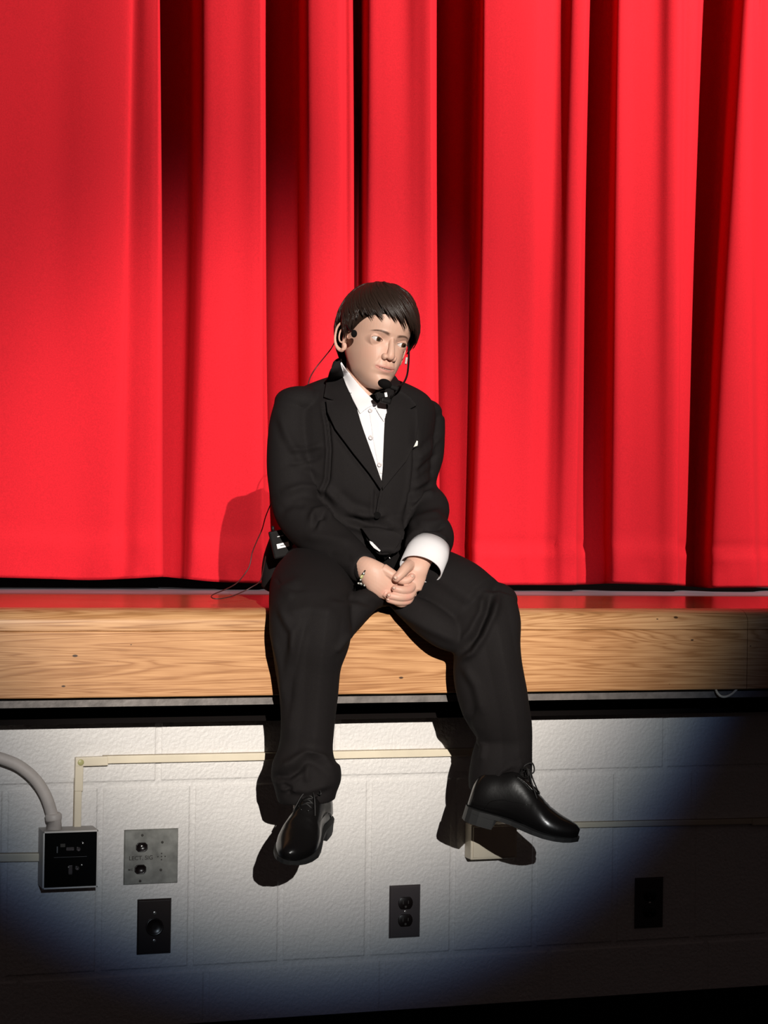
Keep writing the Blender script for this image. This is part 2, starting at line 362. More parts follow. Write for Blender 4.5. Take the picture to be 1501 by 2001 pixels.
# (x at row 0, x at row 600, x at row 1140, depth behind CY at top / middle / bottom)
LEFTP = [(-420, -420, -420, .02, .02, .02), (-200, -200, -200, .0, .0, .01), (-60, -60, -60, .0, .0, .0), (90, 90, 90, .006, .008, .01), (170, 165, 160, .002, .006, .02), (245, 235, 215, .0, .004, .012), (262, 250, 240, .010, .014, .022),
         (285, 278, 268, .0, .004, .006), (305, 300, 297, -.002, -.002, .0), (311, 314, 312, .004, .004, .004), (312, 316, 318, .05, .05, .03), (300, 300, 305, .08, .08, .06)]
RIGHTP = [(250, 250, 250, .10, .10, .09), (318, 318, 316, .145, .13, .07), (345, 343, 335, .155, .135, .07), (362, 360, 348, .15, .13, .06), (372, 368, 354, .13, .11, .05), (380, 376, 360, .06, .055, .03), (396, 390, 374, .008, .01, .006),
          (430, 425, 415, .0, .0, .0), (470, 470, 470, .004, .002, .0), (502, 503, 503, .0, .0, .0), (513, 514, 516, .008, .008, .008), (516, 517, 521, .07, .07, .05), (530, 532, 535, .14, .13, .09), (560, 562, 565, .15, .14, .10), (580, 582, 585, .14, .125, .09),
          (587, 589, 592, .07, .06, .05), (597, 600, 602, .014, .012, .01), (620, 622, 625, .0, .0, .0), (648, 650, 650, .002, .0, .0), (667, 668, 668, .008, .008, .008), (674, 675, 675, .03, .03, .03), (688, 690, 692, .035, .035, .035), (693, 696, 698, .11, .10, .08),
          (704, 702, 702, .12, .11, .08), (710, 707, 706, .06, .05, .04), (722, 718, 716, .02, .016, .012), (750, 748, 748, .018, .010, .0), (790, 790, 790, .022, .010, .0), (815, 815, 815, .010, .006, .0), (838, 838, 840, .0, .0, .0), (846, 848, 852, .01, .01, .01),
          (849, 851, 856, .08, .08, .05), (865, 866, 866, .15, .14, .10), (905, 900, 895, .15, .14, .10), (932, 922, 912, .155, .15, .12), (940, 930, 917, .09, .08, .07), (943, 936, 922, .012, .012, .01), (960, 955, 950, .0, .0, .0), (1010, 1005, 1000, -.004, -.002, .0),
          (1048, 1038, 1030, .0, .0, .0), (1062, 1052, 1042, .014, .014, .010), (1085, 1072, 1060, .038, .034, .022), (1104, 1090, 1080, .028, .024, .014), (1120, 1108, 1098, .004, .004, .002), (1140, 1126, 1118, .0, .0, .0), (1147, 1133, 1125, .012, .012, .01), (1149, 1136, 1128, .08, .08, .06),
          (1160, 1148, 1142, .15, .14, .10), (1192, 1180, 1176, .15, .13, .09), (1202, 1190, 1186, .08, .07, .05), (1210, 1203, 1200, .035, .028, .022), (1245, 1240, 1240, .034, .028, .018), (1285, 1280, 1280, .030, .022, .012), (1310, 1306, 1304, .006, .004, .002), (1326, 1322, 1318, .0, .0, .0),
          (1334, 1329, 1324, .010, .010, .01), (1338, 1331, 1326, .04, .05, .06), (1352, 1342, 1332, .045, .06, .09), (1366, 1350, 1340, .06, .08, .11), (1370, 1358, 1348, .13, .14, .13), (1405, 1378, 1358, .17, .16, .14), (1428, 1394, 1372, .15, .14, .10), (1438, 1402, 1382, .07, .06, .04),
          (1448, 1416, 1394, .02, .016, .012), (1460, 1436, 1425, .0, .0, .0), (1470, 1458, 1456, .0, .0, .0), (1476, 1470, 1476, .012, .012, .01), (1482, 1474, 1482, .02, .06, .06), (1492, 1482, 1490, .03, .12, .10), (1500, 1510, 1512, .13, .14, .12), (1560, 1560, 1560, .12, .12, .10), (1590, 1590, 1590, .0, .0, .0), (1700, 1700, 1700, .0, .0, .0)]
def hem_py(px): return np.interp(px, [-400, 0, 180, 320, 420, 700, 1000, 1125, 1190, 1324, 1380, 1480, 1700], [1124, 1128, 1134, 1127, 1137, 1146, 1143, 1143, 1140, 1144, 1149, 1148, 1150])
def make_curtain(name, tab, label, phase):
    cols = []
    for e in tab:
        cols.append([at(e[0], 0, CY + e[3]), at(e[1], 600, CY + e[4]), at(e[2], 1140, CY + e[5]), hem_py(e[2])])
    base = []
    for k in range(3):
        p = [c[k] for c in cols]; q, _ = spline(p, [0.0] * len(p), 5); base.append(q)
    _, hp = spline([c[2] for c in cols], [float(c[3]) for c in cols], 5)
    n = len(base[0]); NR = 70; zt = 3.3; rs = []
    for j in range(NR + 1):
        row = []
        for i in range(n):
            a, m_, b_ = base[0][i], base[1][i], base[2][i]
            hz = b_.z + (1140 - hp[i]) * mpp(b_)
            s = (j / NR) ** 1.3; z = hz + (zt - hz) * s
            # quadratic through the three measured heights, held straight above
            t = (z - b_.z) / (a.z - b_.z); tm = (m_.z - b_.z) / (a.z - b_.z); t = min(max(t, 0), 1.1)
            la, lb, lm = t * (t - tm) / (1 - tm), (t - 1) * (t - tm) / tm, t * (t - 1) / (tm * (tm - 1))
            p = a * la + b_ * lb + m_ * lm
            h = z - hz; dy = 0
            if h < .16:                                           # turned-up hem: stitched line and little puckers
                dy += .005 * math.exp(-((h - .118) / .007) ** 2) - .005 * (h < .113)
                dy += .004 * noise.noise((p.x * 22 + phase, z * 14, 0)) * (1 - h / .16)
            dy += .0025 * noise.noise((p.x * 9 + phase, z * 1.6, 5)) + .006 * noise.noise((p.x * 3.0 + phase, z * .9, 9))
            row.append(Vector((p.x, p.y + dy, z)))
        rs.append(row)
    vs = [p for r in rs for p in r]; fs = [(j * n + i, j * n + i + 1, (j + 1) * n + i + 1, (j + 1) * n + i) for j in range(NR) for i in range(n - 1)]
    o = obj(name, vs, fs, M['curtain']); so = o.modifiers.new('thickness', 'SOLIDIFY'); so.thickness = .004; so.offset = 1
    return tag(o, label, 'curtain')
make_curtain('stage_curtain', LEFTP, 'broad flat red velour curtain panel at the far left, its edge overlapping the pleated one', 0.)
make_curtain('stage_curtain', RIGHTP, 'deeply pleated red velour stage curtain hanging behind the seated boy', 40.)
# ------------------------------------------------------------------ wall fixtures (positions on the wall face y = 0)
def W(px, py, off=0.0):
    p = at(px, py, -off); return Vector((p.x, -off, p.z))
def quad_frame(px0, py0, px1, py1, off):
    """centre, width and height on the wall of a plate seen between two corners"""
    a, b = W(px0, py0, off), W(px1, py1, off); return Vector(((a.x + b.x) / 2, -off, (a.z + b.z) / 2)), abs(b.x - a.x), abs(b.z - a.z)
def bevel_plate(w_, h_, t, bev):
    """plate lying on y=0 facing -y with a sloped border"""
    m = MB(); r = [[Vector((sx * (w_ / 2 - i), -d, sz * (h_ / 2 - i))) for sx, sz in ((-1, -1), (1, -1), (1, 1), (-1, 1))] for i, d in ((0, 0), (0, t * .35), (bev, t))]
    return m.rings(r)
def disc(c, r, d, n=20, ax='y', squash=1.0):
    a = [Vector((c[0] + r * math.cos(2 * math.pi * k / n), c[1], c[2] + squash * r * math.sin(2 * math.pi * k / n))) for k in range(n)]
    b_ = [q + Vector((0, -d, 0)) for q in a]; e = [Vector(c) + (q - Vector(c)) * .82 + Vector((0, -d * 1.25, 0)) for q in a]
    return [a, b_, e]
def screw(parent, c, r=.0032):
    m = MB().rings(disc(c, r, .0012, 16)); o = m.build('screw', M['screw'], parent)
    return o
PX, UP = Vector((1, 0, 0)), Vector((0, 0, 1))
def place(root_loc, o_list): pass

def duplex(c, w_, h_, label, matp, receptacle=True):
    r = empty('outlet', (c.x, 0, c.z), label, 'wall outlet')
    def L(v): return Vector((c.x + v[0], v[1], c.z + v[2]))
    m = bevel_plate(w_, h_, .006, .0035); m.v = [L(q) for q in m.v]; cp_ = m.build('cover_plate', matp, r); bv_ = cp_.modifiers.new('edge', 'BEVEL'); bv_.width = .0011; bv_.segments = 3; bv_.harden_normals = True
    if receptacle:
        for s in (1, -1):
            n = 28; ringp = []
            for k in range(n):
                a = 2 * math.pi * k / n; x = .0172 * math.cos(a); z = min(max(.0172 * math.sin(a), -.0138), .0138)
                ringp.append((x, z))
            m = MB().rings([[L((x * f, -d, z * f + s * .0195)) for x, z in ringp] for f, d in ((1, .005), (1, .008), (.93, .0085))])
            o = m.build('receptacle', M['bakelite'], r)
            sl = MB()
            for dx, hh in ((-.0062, .0085), (.0062, .0070)): sl.box(L((dx, -.0087, s * .0195 + .002)), (.0018, .0006, hh))
            sl.rings([[L((.0026 * math.cos(t), -d, s * .0195 - .008 + .0026 * math.sin(t))) for t in [2 * math.pi * k / 12 for k in range(12)]] for d in (.0084, .009)])
            s_ = sl.build('slot', M['ink'], None, smooth=False); adopt(s_, o)
        screw(r, L((0, -.006, 0)))
    else:
        n = 32
        m = MB().rings([[L((R_ * math.cos(2 * math.pi * k / n), -d, R_ * math.sin(2 * math.pi * k / n))) for k in range(n)] for R_, d in ((.0195, .005), (.0195, .0085), (.0175, .0095), (.016, .0078), (.004, .0075))])
        m.build('round_socket', M['bakelite'], r)
        screw(r, L((0, -.006, .030)), .0036); screw(r, L((0, -.006, -.030)), .0036)
    return r
c, w_, h_ = quad_frame(762, 1731, 821, 1831, .004)
duplex(c, w_, h_, 'dark metal double outlet on the brightly lit block wall between the two shoes', M['steel_plate'])
c, w_, h_ = quad_frame(1242, 1716, 1296, 1812, .004)
duplex(c, w_, h_, 'dark double outlet in the unlit right part of the block wall', M['steel_plate'])
c, w_, h_ = quad_frame(269, 1758, 334, 1863, .004)
duplex(c, w_, h_, 'brown plate with one round black socket below the galvanised plate', M['brown_plate'], False)

# galvanised plate with engraved letters
c, w_, h_ = quad_frame(243, 1622, 347, 1725, .003)
r = empty('signal_plate', (c.x, 0, c.z), 'square galvanised plate stencilled LECT SIG right of the black panel box', 'wall plate')
def LP(dx, dz, d=.0): return Vector((c.x + dx, -d, c.z + dz))
bevel = bevel_plate(w_, h_, .005, .002); bevel.v = [LP(q.x, q.z, -q.y) for q in bevel.v]; bevel.build('face_plate', M['galv'], r, smooth=False)
PXS = mpp(W(295, 1670)) 
def loc(px, py): return (px - 295) * PXS * 1.02, -(py - 1673.5) * PXS
for (px, py, kind) in ((276, 1654, 1), (274, 1697, 0)):
    dx, dz = loc(px, py); ww, hh = .0125, .0098; m = MB()
    ring = [(ww * a, hh * b) for a, b in ((-1, -.5), (-.6, -1), (.6, -1), (1, -.5), (1, .5), (.6, 1), (-.6, 1), (-1, .5))]
    m.rings([[LP(dx + x * f, dz + z * f, d) for x, z in ring] for f, d in ((1, .0045), (1, .008), (.9, .009), (.78, .0065))])
    m.build('connector', M['bakelite'], r)
    if kind:
        MB().ellipsoid(LP(dx, dz + .002, .0075), (.0035, .002, .003), nu=12, nv=8).build('contact', M['screw'], r)
m = MB()
for px, py in ((315, 1668), (315, 1674), (315, 1680), (308, 1674), (322, 1674)):
    dx, dz = loc(px, py); m.rings([[LP(dx + .0016 * math.cos(t), dz + .0016 * math.sin(t), d) for t in [2 * math.pi * k / 10 for k in range(10)]] for d in (.0045, .0054)])
m.build('speaker_holes', M['ink'], r, smooth=False)
for px, py in ((277, 1631), (316, 1646), (314, 1700), (274, 1720)):
    dx, dz = loc(px, py); m = MB().rings([[LP(dx + .0028 * f * math.cos(t), dz + .0028 * f * math.sin(t), d) for t in [2 * math.pi * k / 14 for k in range(14)]] for f, d in ((1, .004), (1, .0062), (.6, .007))])
    m.build('rivet', M['ink'], r)
def text(s, c_, size, m_, parent, name='lettering', rot=0.0, depth=.0004):
    cu = bpy.data.curves.new(name, 'FONT'); cu.body = s; cu.size = size; cu.align_x = 'CENTER'; cu.align_y = 'CENTER'; cu.extrude = depth; cu.offset = .0001
    t = bpy.data.objects.new(name, cu); COL.objects.link(t); t.rotation_euler = (math.radians(90), rot, 0); t.location = c_
    bpy.context.view_layer.update(); dg = bpy.context.evaluated_depsgraph_get(); me = bpy.data.meshes.new_from_object(t.evaluated_get(dg)); me.transform(t.matrix_world)
    bpy.data.objects.remove(t); o = bpy.data.objects.new(name, me); COL.objects.link(o); me.materials.clear(); me.materials.append(m_); adopt(o, parent); return o
dx, dz = loc(275, 1675.5); text('LECT. SIG', LP(dx, dz, .0053), .0125, M['ink'], r)
dx, dz = loc(255, 1697.5); text('MIC', LP(dx, dz, .0053), .006, M['ink'], r)

# surface box with black gloss panel
D = .062
a0, a1 = W(84, 1625, D), W(190, 1733, D)
cx, cz, bw, bh = (a0.x + a1.x) / 2, (a0.z + a1.z) / 2, a1.x - a0.x, a0.z - a1.z
r = empty('input_box', (cx, 0, cz), 'grey surface box with a glossy black connector panel, under the curved conduit', 'junction box')
MB().box((cx, -D / 2, cz), (bw, D, bh), bev=.0015).build('housing', M['box_grey'], r, smooth=False)
m = MB()
t_ = .0032
for sx, sz, ww, hh in ((0, 1, bw, t_), (0, -1, bw, t_), (-1, 0, t_, bh), (1, 0, t_, bh)):
    m.box((cx + sx * (bw / 2 - t_ / 2), -D - .002, cz + sz * (bh / 2 - t_ / 2)), (ww, .006, hh), bev=.0006)
m.build('rim', M['box_rim'], r, smooth=False)
MB().box((cx, -D - .0006, cz), (bw - 2 * t_, .0032, bh - 2 * t_)).build('black_panel', M['black_gloss'], r, smooth=False)
BP = mpp(W(137, 1679, D))
def bl(px, py, d=.0): return Vector((cx + (px - 137) * BP * 1.02, -D - .0022 - d, cz - (py - 1679) * BP))
for px, py in ((160.5, 1648), (159, 1690.5), (134, 1694)):
    MB().ellipsoid(bl(px, py, .001), (.0024, .0016, .0024), nu=14, nv=8).build('screw', M['screw'], r)
def dconn(px, py, ww, hh):
    m = MB(); ring = [(-1, -.6), (-.8, -1), (.8, -1), (1, -.6), (.9, 1), (-.9, 1)]
    m.rings([[bl(px, py, d) + Vector((x * ww * f, 0, z * hh * f)) for x, z in ring] for f, d in ((1, 0), (1, .003), (.86, .0032), (.86, .001))])
    return m.build('connector', M['steel_plate'], r, smooth=False)
dconn(136, 1658, .0085, .0035); dconn(137, 1699, .0042, .0095)
for px, py in ((152, 1659), (150, 1696)):
    m = MB().rings([[bl(px, py, d) + Vector((R_ * math.cos(t), 0, R_ * math.sin(t))) for t in [2 * math.pi * k / 16 for k in range(16)]] for R_, d in ((.0042, 0), (.0042, .004), (.0028, .004), (.0026, .001))])
    m.build('jack', M['steel_plate'], r)
MB().box(bl(111.5, 1659, .0001), (.0022, .0004, .0135)).build('panel_mark', M['grey_ink'], r, smooth=False); MB().box(bl(122, 1651, .0001), (.010, .0004, .007)).build('panel_mark', M['ink'], r, smooth=False)
MB().box(bl(137, 1674, .0001), (.07, .0004, .0006)).build('panel_line', M['grey_ink'], r, smooth=False)

# thick curved conduit with its bushing
r = empty('curved_conduit', W(105, 1615, .03), 'thick off white painted conduit bending down into the black panel box', 'conduit')
pts = [W(-140, 1452, .03), W(-80, 1463, .03), W(-30, 1474, .03), W(5, 1483, .03), W(38, 1497, .03), W(68, 1522, .031), W(88, 1552, .031), W(100, 1585, .031), W(104, 1606, .031)]
MB().tube(pts, .0125, n=20, sub=5).build('pipe', M['white_conduit'], r)
pb = [W(104, 1589, .031), W(104.3, 1593, .031), W(105, 1600, .031), W(105.5, 1602, .031), W(106, 1604, .031), W(106, 1622, .033)]
MB().rings(tube_rings(pb, [.0150, .0175, .0175, .0172, .0150, .0165], 24)).build('bushing', M['white_conduit'], r)
# raceways
def raceway(name, segs, label, fittings=()):
    p0 = W(*segs[0][:2]); rr = empty(name, (p0.x, 0, p0.z), label, 'raceway')
    for (x0, y0, x1, y1, wd, d) in segs:
        a, b = W(x0, y0), W(x1, y1); ctr = (a + b) / 2; L_ = (b - a).length; ang = math.atan2(b.z - a.z, b.x - a.x)
        rot = Matrix.Rotation(-ang, 3, 'Y')
        MB().box((ctr.x, -d / 2, ctr.z), (L_, d, wd), rot=rot, bev=.002).build('duct', M['cream'], rr, smooth=False)
        MB().box((ctr.x, -.0006, ctr.z), (L_, .0012, wd + .0022), rot=rot).build('paint_line', M['cream_edge'], rr, smooth=False)
    for (x0, y0, x1, y1, wd, d, nm) in fittings:
        a, b = W(x0, y0), W(x1, y1); ctr = (a + b) / 2; ang = math.atan2(b.z - a.z, b.x - a.x)
        MB().box((ctr.x, -d / 2, ctr.z), ((b - a).length, d, wd), rot=Matrix.Rotation(-ang, 3, 'Y'), bev=.002).build(nm, M['cream'], rr, smooth=False)
    return rr
rr = raceway('cable_raceway', [(200, 1484, 925, 1469, .0165, .012), (152, 1520, 150, 1616, .0150, .012)], 'cream cable raceway rising from the black panel box and running right behind the legs',
        [(145.5, 1487.5, 209, 1485.5, .0195, .0156, 'elbow'), (153.5, 1479, 152, 1545, .0175, .0145, 'elbow')])
MB().ellipsoid(W(158, 1490, .0158), (.0068, .0018, .0068), nu=20, nv=10).build('elbow_screw', M['gold_green'], rr)
raceway('cable_raceway', [(-140, 1677, 80, 1674, .0165, .012)], 'cream cable raceway entering the left side of the black panel box')
raceway('cable_raceway', [(1000, 1614, 1466, 1604, .0125, .011), (1466, 1605, 1640, 1601, .0155, .013)], 'cream cable raceway running right from the switch box behind the right shoe')
# cream box behind the shoe
D2 = .040
a0, a1 = W(921, 1612, D2), W(1010, 1677, D2)
cx2, cz2 = (a0.x + a1.x) / 2, (a0.z + a1.z) / 2
r = empty('switch_box', (cx2, 0, cz2), 'cream surface mounted box in the shadow of the right shoe', 'junction box')
MB().box((cx2, -D2 / 2, cz2), (a1.x - a0.x, D2, a0.z - a1.z), bev=.003).build('housing', M['cream'], r, smooth=False)
MB().box((cx2, -D2 - .001, cz2), (a1.x - a0.x - .010, .003, a0.z - a1.z - .010), bev=.001).build('cover', M['cream'], r, smooth=False)
# little cable loop hanging under the nosing at the far right
pts = [at(x, y, NOSE_Y + d) for x, y, d in ((1398, 1345, .01), (1402, 1354, .0), (1410, 1361, -.004), (1420, 1361, -.004), (1430, 1356, 0), (1440, 1347, .01))]
o = MB().tube(pts, .0028, n=8, sub=4).build('cable_loop', M['cream'], None); tag(o, 'small cream cable loop hanging under the wooden stage edge at the far right', 'cable')
# ------------------------------------------------------------------ the seated boy
def remeshed(mb, voxel, smooth=3, factor=.5):
    me = bpy.data.meshes.new('tmp'); me.from_pydata([tuple(v) for v in mb.v], [], mb.f); me.update()
    bm = bmesh.new(); bm.from_mesh(me); bmesh.ops.recalc_face_normals(bm, faces=bm.faces); bm.to_mesh(me); bm.free()
    o = bpy.data.objects.new('tmp', me); COL.objects.link(o)
    r = o.modifiers.new('r', 'REMESH'); r.mode = 'VOXEL'; r.voxel_size = voxel; r.adaptivity = 0
    s = o.modifiers.new('s', 'SMOOTH'); s.factor = factor; s.iterations = smooth
    dg = bpy.context.evaluated_depsgraph_get(); bpy.context.view_layer.update(); dg.update()
    m2 = bpy.data.meshes.new_from_object(o.evaluated_get(dg))
    v = np.empty(len(m2.vertices) * 3, np.float32); m2.vertices.foreach_get('co', v); v = v.reshape(-1, 3).astype(float)
    nn = np.empty(len(m2.vertices) * 3, np.float32); m2.vertices.foreach_get('normal', nn); nn = nn.reshape(-1, 3).astype(float)
    f = [tuple(p.vertices) for p in m2.polygons]
    bpy.data.objects.remove(o); bpy.data.meshes.remove(me); bpy.data.meshes.remove(m2)
    return v, nn, f
CAMn = np.array(CAM); RVn, UVn, FVn = np.array(RV), np.array(UV), np.array(FV)
def projn(v):
    d = v - CAMn; z = d @ FVn
    return 750.5 + F_PX * (d @ RVn) / z, 1000.5 - F_PX * (d @ UVn) / z
def seg_dist(px, py, pts):
    best = np.full(len(px), 1e9); sgn = np.zeros(len(px)); tt = np.zeros(len(px)); L = 0; n = len(pts) - 1
    for k in range(n):
        (x0, y0), (x1, y1) = pts[k], pts[k + 1]; dx, dy = x1 - x0, y1 - y0; l2 = dx * dx + dy * dy
        t = np.clip(((px - x0) * dx + (py - y0) * dy) / l2, 0, 1)
        ex, ey = px - x0 - t * dx, py - y0 - t * dy; d = np.hypot(ex, ey); m = d < best
        best[m] = d[m]; sgn[m] = np.sign(dx * ey - dy * ex)[m]; tt[m] = ((k + t) / n)[m]
    return best, sgn, tt
def wrinkle(v, nn, strokes):
    """fold lines of the cloth: ridge (+) or furrow (-), width in picture points, fading at the ends"""
    px, py = projn(v); face = np.clip(-(nn @ FVn) * 3, 0, 1); out = np.zeros(len(v))
    for pts, amp, wd in strokes:
        d, s, t = seg_dist(px, py, pts); env = np.clip(np.minimum(t, 1 - t) * 5 + .15, 0, 1)
        if wd < 0:                                     # pressed crease: two flat planes meeting in an edge
            out += amp * np.clip(1 - d / -wd, 0, 1) * env * face; continue
        g = np.exp(-(d / wd) ** 2) - .45 * np.exp(-((d * s - 1.7 * wd) / wd) ** 2)
        out += 1.5 * amp * g * env * face
    return v + nn * out[:, None]
def noise_disp(v, nn, amp, sc, stretch=(1, 1, 1), off=0.0):
    st = Vector(stretch); o = np.array([noise.noise(Vector((q[0] * st.x * sc + off, q[1] * st.y * sc, q[2] * st.z * sc))) for q in v])
    return v + nn * (amp * o)[:, None]
def limb(mb, pts, ref, n=28, sub=5, flat=1.0, sq=2.0, ends=.35):
    """pts: (px, py, Y, half width in picture points, flat factor) -> closed loft"""
    P = [at(p[0], p[1], p[2]) for p in pts]; vals = [(p[3] * mpp(q), p[4] if len(p) > 4 else flat) for p, q in zip(pts, P)]
    P, vals = spline(P, vals, sub); k = len(P); rs = []
    for i in range(k):
        t = (P[min(i + 1, k - 1)] - P[max(i - 1, 0)]).normalized(); u = Vector(ref); u = (u - t * u.dot(t)).normalized(); w_ = t.cross(u)
        r_, fl = float(vals[i][0]), float(vals[i][1]); e = 2.0 / sq
        rs.append([P[i] + u * r_ * math.copysign(abs(math.cos(a)) ** e, math.cos(a)) + w_ * r_ * fl * math.copysign(abs(math.sin(a)) ** e, math.sin(a)) for a in [2 * math.pi * j / n for j in range(n)]])
    # rounded ends
    def capring(r0, c, t, s): return [[c + (q - c) * f + t * s * h for q in r0] for f, h in ((.8, .35), (.45, .7))]
    c0 = sum(rs[0], Vector()) / n; c1 = sum(rs[-1], Vector()) / n
    t0 = (P[0] - P[1]).normalized(); t1 = (P[-1] - P[-2]).normalized(); r0 = float(vals[0][0]) * .35; r1 = float(vals[-1][0]) * ends
    rs = capring(rs[0], c0, t0, r0)[::-1] + rs + capring(rs[-1], c1, t1, r1)
    mb.rings(rs)
R_, U_, F_ = Vector(RV), Vector(UV), Vector(FV)

# ---------------- clothes: jacket body and sleeves in one cloth surface
jb = MB()
limb(jb, [(700, 742, .065, 44, .6), (700, 756, .055, 88, .52), (700, 778, .042, 134, .50), (700, 805, .028, 150, .58), (700, 850, .015, 146, .74), (700, 920, .015, 140, .82),
          (702, 980, .025, 136, .88), (704, 1040, .045, 132, .95), (704, 1090, .06, 136, .95), (700, 1135, .08, 138, .9)], R_, n=44, sq=2.25)
SLL = [(574, 792, .02, 38), (569, 830, .012, 43), (568, 880, .0, 46), (571, 930, -.01, 49), (577, 975, -.025, 49), (592, 1012, -.055, 48), (622, 1043, -.10, 46), (662, 1073, -.15, 42), (698, 1100, -.205, 35), (712, 1111, -.227, 32)]
SLR = [(836, 818, .02, 33), (836, 850, .012, 34), (831, 890, .0, 36), (825, 935, -.012, 28), (827, 960, -.03, 29), (837, 992, -.06, 41), (836, 1022, -.115, 36), (840, 1048, -.17, 47), (833, 1072, -.222, 44)]
for S_ in (SLL, SLR): limb(jb, S_, F_ * -1 if S_ is SLL else R_, n=30)
# shoulder pads, hanging back skirt at the left, front skirts
jb.ellipsoid(at(587, 785, .022), (.058, .055, .036), nu=24)
jb.ellipsoid(at(632, 765, .03), (.055, .045, .028), Matrix.Rotation(-.35, 3, 'Y'), nu=24)
jb.ellipsoid(at(822, 805, .022), (.048, .052, .030), nu=24)
limb(jb, [(575, 1060, .10, 48, .8), (560, 1105, .12, 48, .8), (556, 1150, .125, 46, .9)], R_)
limb(jb, [(745, 1010, -.09, 42, .35), (752, 1045, -.125, 40, .25), (760, 1078, -.155, 26, .22)], R_, n=24)
v, nn, f = remeshed(jb, .0038, 4)
JS = [([(634, 790), (641, 830), (645, 880), (642, 935), (630, 975)], -.0065, 3.2), ([(655, 845), (690, 890), (728, 940)], .001, 4),
      ([(545, 805), (560, 850), (590, 900), (625, 925)], .003, 8), ([(560, 880), (600, 878), (632, 868)], .0035, 6), ([(556, 905), (595, 902), (630, 890)], -.003, 6),
      ([(548, 965), (590, 952), (640, 958), (665, 985)], .006, 9), ([(545, 1000), (570, 985), (600, 985)], -.003, 8),
      ([(605, 1020), (615, 1000), (635, 995), (650, 1015)], .006, 7), ([(612, 1035), (620, 1012), (636, 1008)], -.004, 5),
      ([(590, 1045), (640, 1050), (690, 1060)], .003, 10), ([(640, 1085), (690, 1090)], -.002, 8),
      ([(670, 1010), (710, 1022), (740, 1022), (775, 1030)], -.009, 7), ([(690, 1002), (725, 1008), (760, 1006)], .004, 8),
      ([(660, 960), (690, 985), (730, 1000)], -.003, 10), ([(735, 950), (733, 1000), (737, 1008)], -.004, 4),
      ([(812, 830), (812, 900), (806, 960), (792, 1010)], -.006, 5), ([(862, 850), (835, 880), (815, 900)], .0035, 6), ([(855, 885), (835, 905), (815, 925)], -.003, 5), ([(852, 925), (830, 940), (812, 955)], .003, 6),
      ([(850, 962), (825, 968), (800, 985)], .006, 7), ([(868, 1000), (840, 1008), (810, 1018), (796, 1035)], .005, 8), ([(872, 1028), (845, 1032), (815, 1035)], -.006, 6),
      ([(876, 1050), (850, 1060), (815, 1066)], .003, 8), ([(700, 790), (700, 800)], .0, 5)]
v = wrinkle(v, nn, JS); v = noise_disp(v, nn, .0022, 14, (1, 1, .7), 3)
boy = None
JV, JF = v, f
jbvh = BVHTree.FromPolygons([Vector(q) for q in v], f)

# ---------------- trousers
tb = MB()
limb(tb, [(640, 1118, .03, 84, .95), (625, 1135, -.05, 84, .95), (612, 1152, -.14, 84, .9), (608, 1175, -.22, 82, .85), (606, 1205, -.28, 79, .8), (607, 1245, -.297, 79, .8), (602, 1300, -.288, 66, .82),
          (604, 1360, -.276, 58, .85), (602, 1420, -.266, 53, .9), (598, 1465, -.262, 54, .9), (596, 1495, -.264, 66, .85), (599, 1518, -.267, 70, .85), (599, 1545, -.268, 62, .9), (600, 1566, -.268, 56, .9)], R_, n=40, sq=2.2, ends=.03)
limb(tb, [(760, 1125, .0, 72, .95), (800, 1138, -.08, 80, .95), (850, 1158, -.16, 86, .95), (895, 1176, -.22, 84, .95), (935, 1196, -.26, 74, .95)], U_, n=36)
limb(tb, [(940, 1185, -.26, 70, .8), (946, 1225, -.285, 72, .8), (952, 1270, -.30, 66, .85), (955, 1320, -.295, 69, .8), (966, 1370, -.285, 67, .82), (982, 1415, -.275, 58, .9), (986, 1445, -.27, 54, .9), (981, 1485, -.268, 59, .9), (977, 1525, -.267, 61, .9), (976, 1545, -.267, 59, .9)], R_, n=40, sq=2.3, ends=.03)
tb.ellipsoid(at(700, 1125, .07), (.16, .12, .075), nu=32)
tb.ellipsoid(at(962, 1172, -.24), (.054, .06, .040), nu=24)
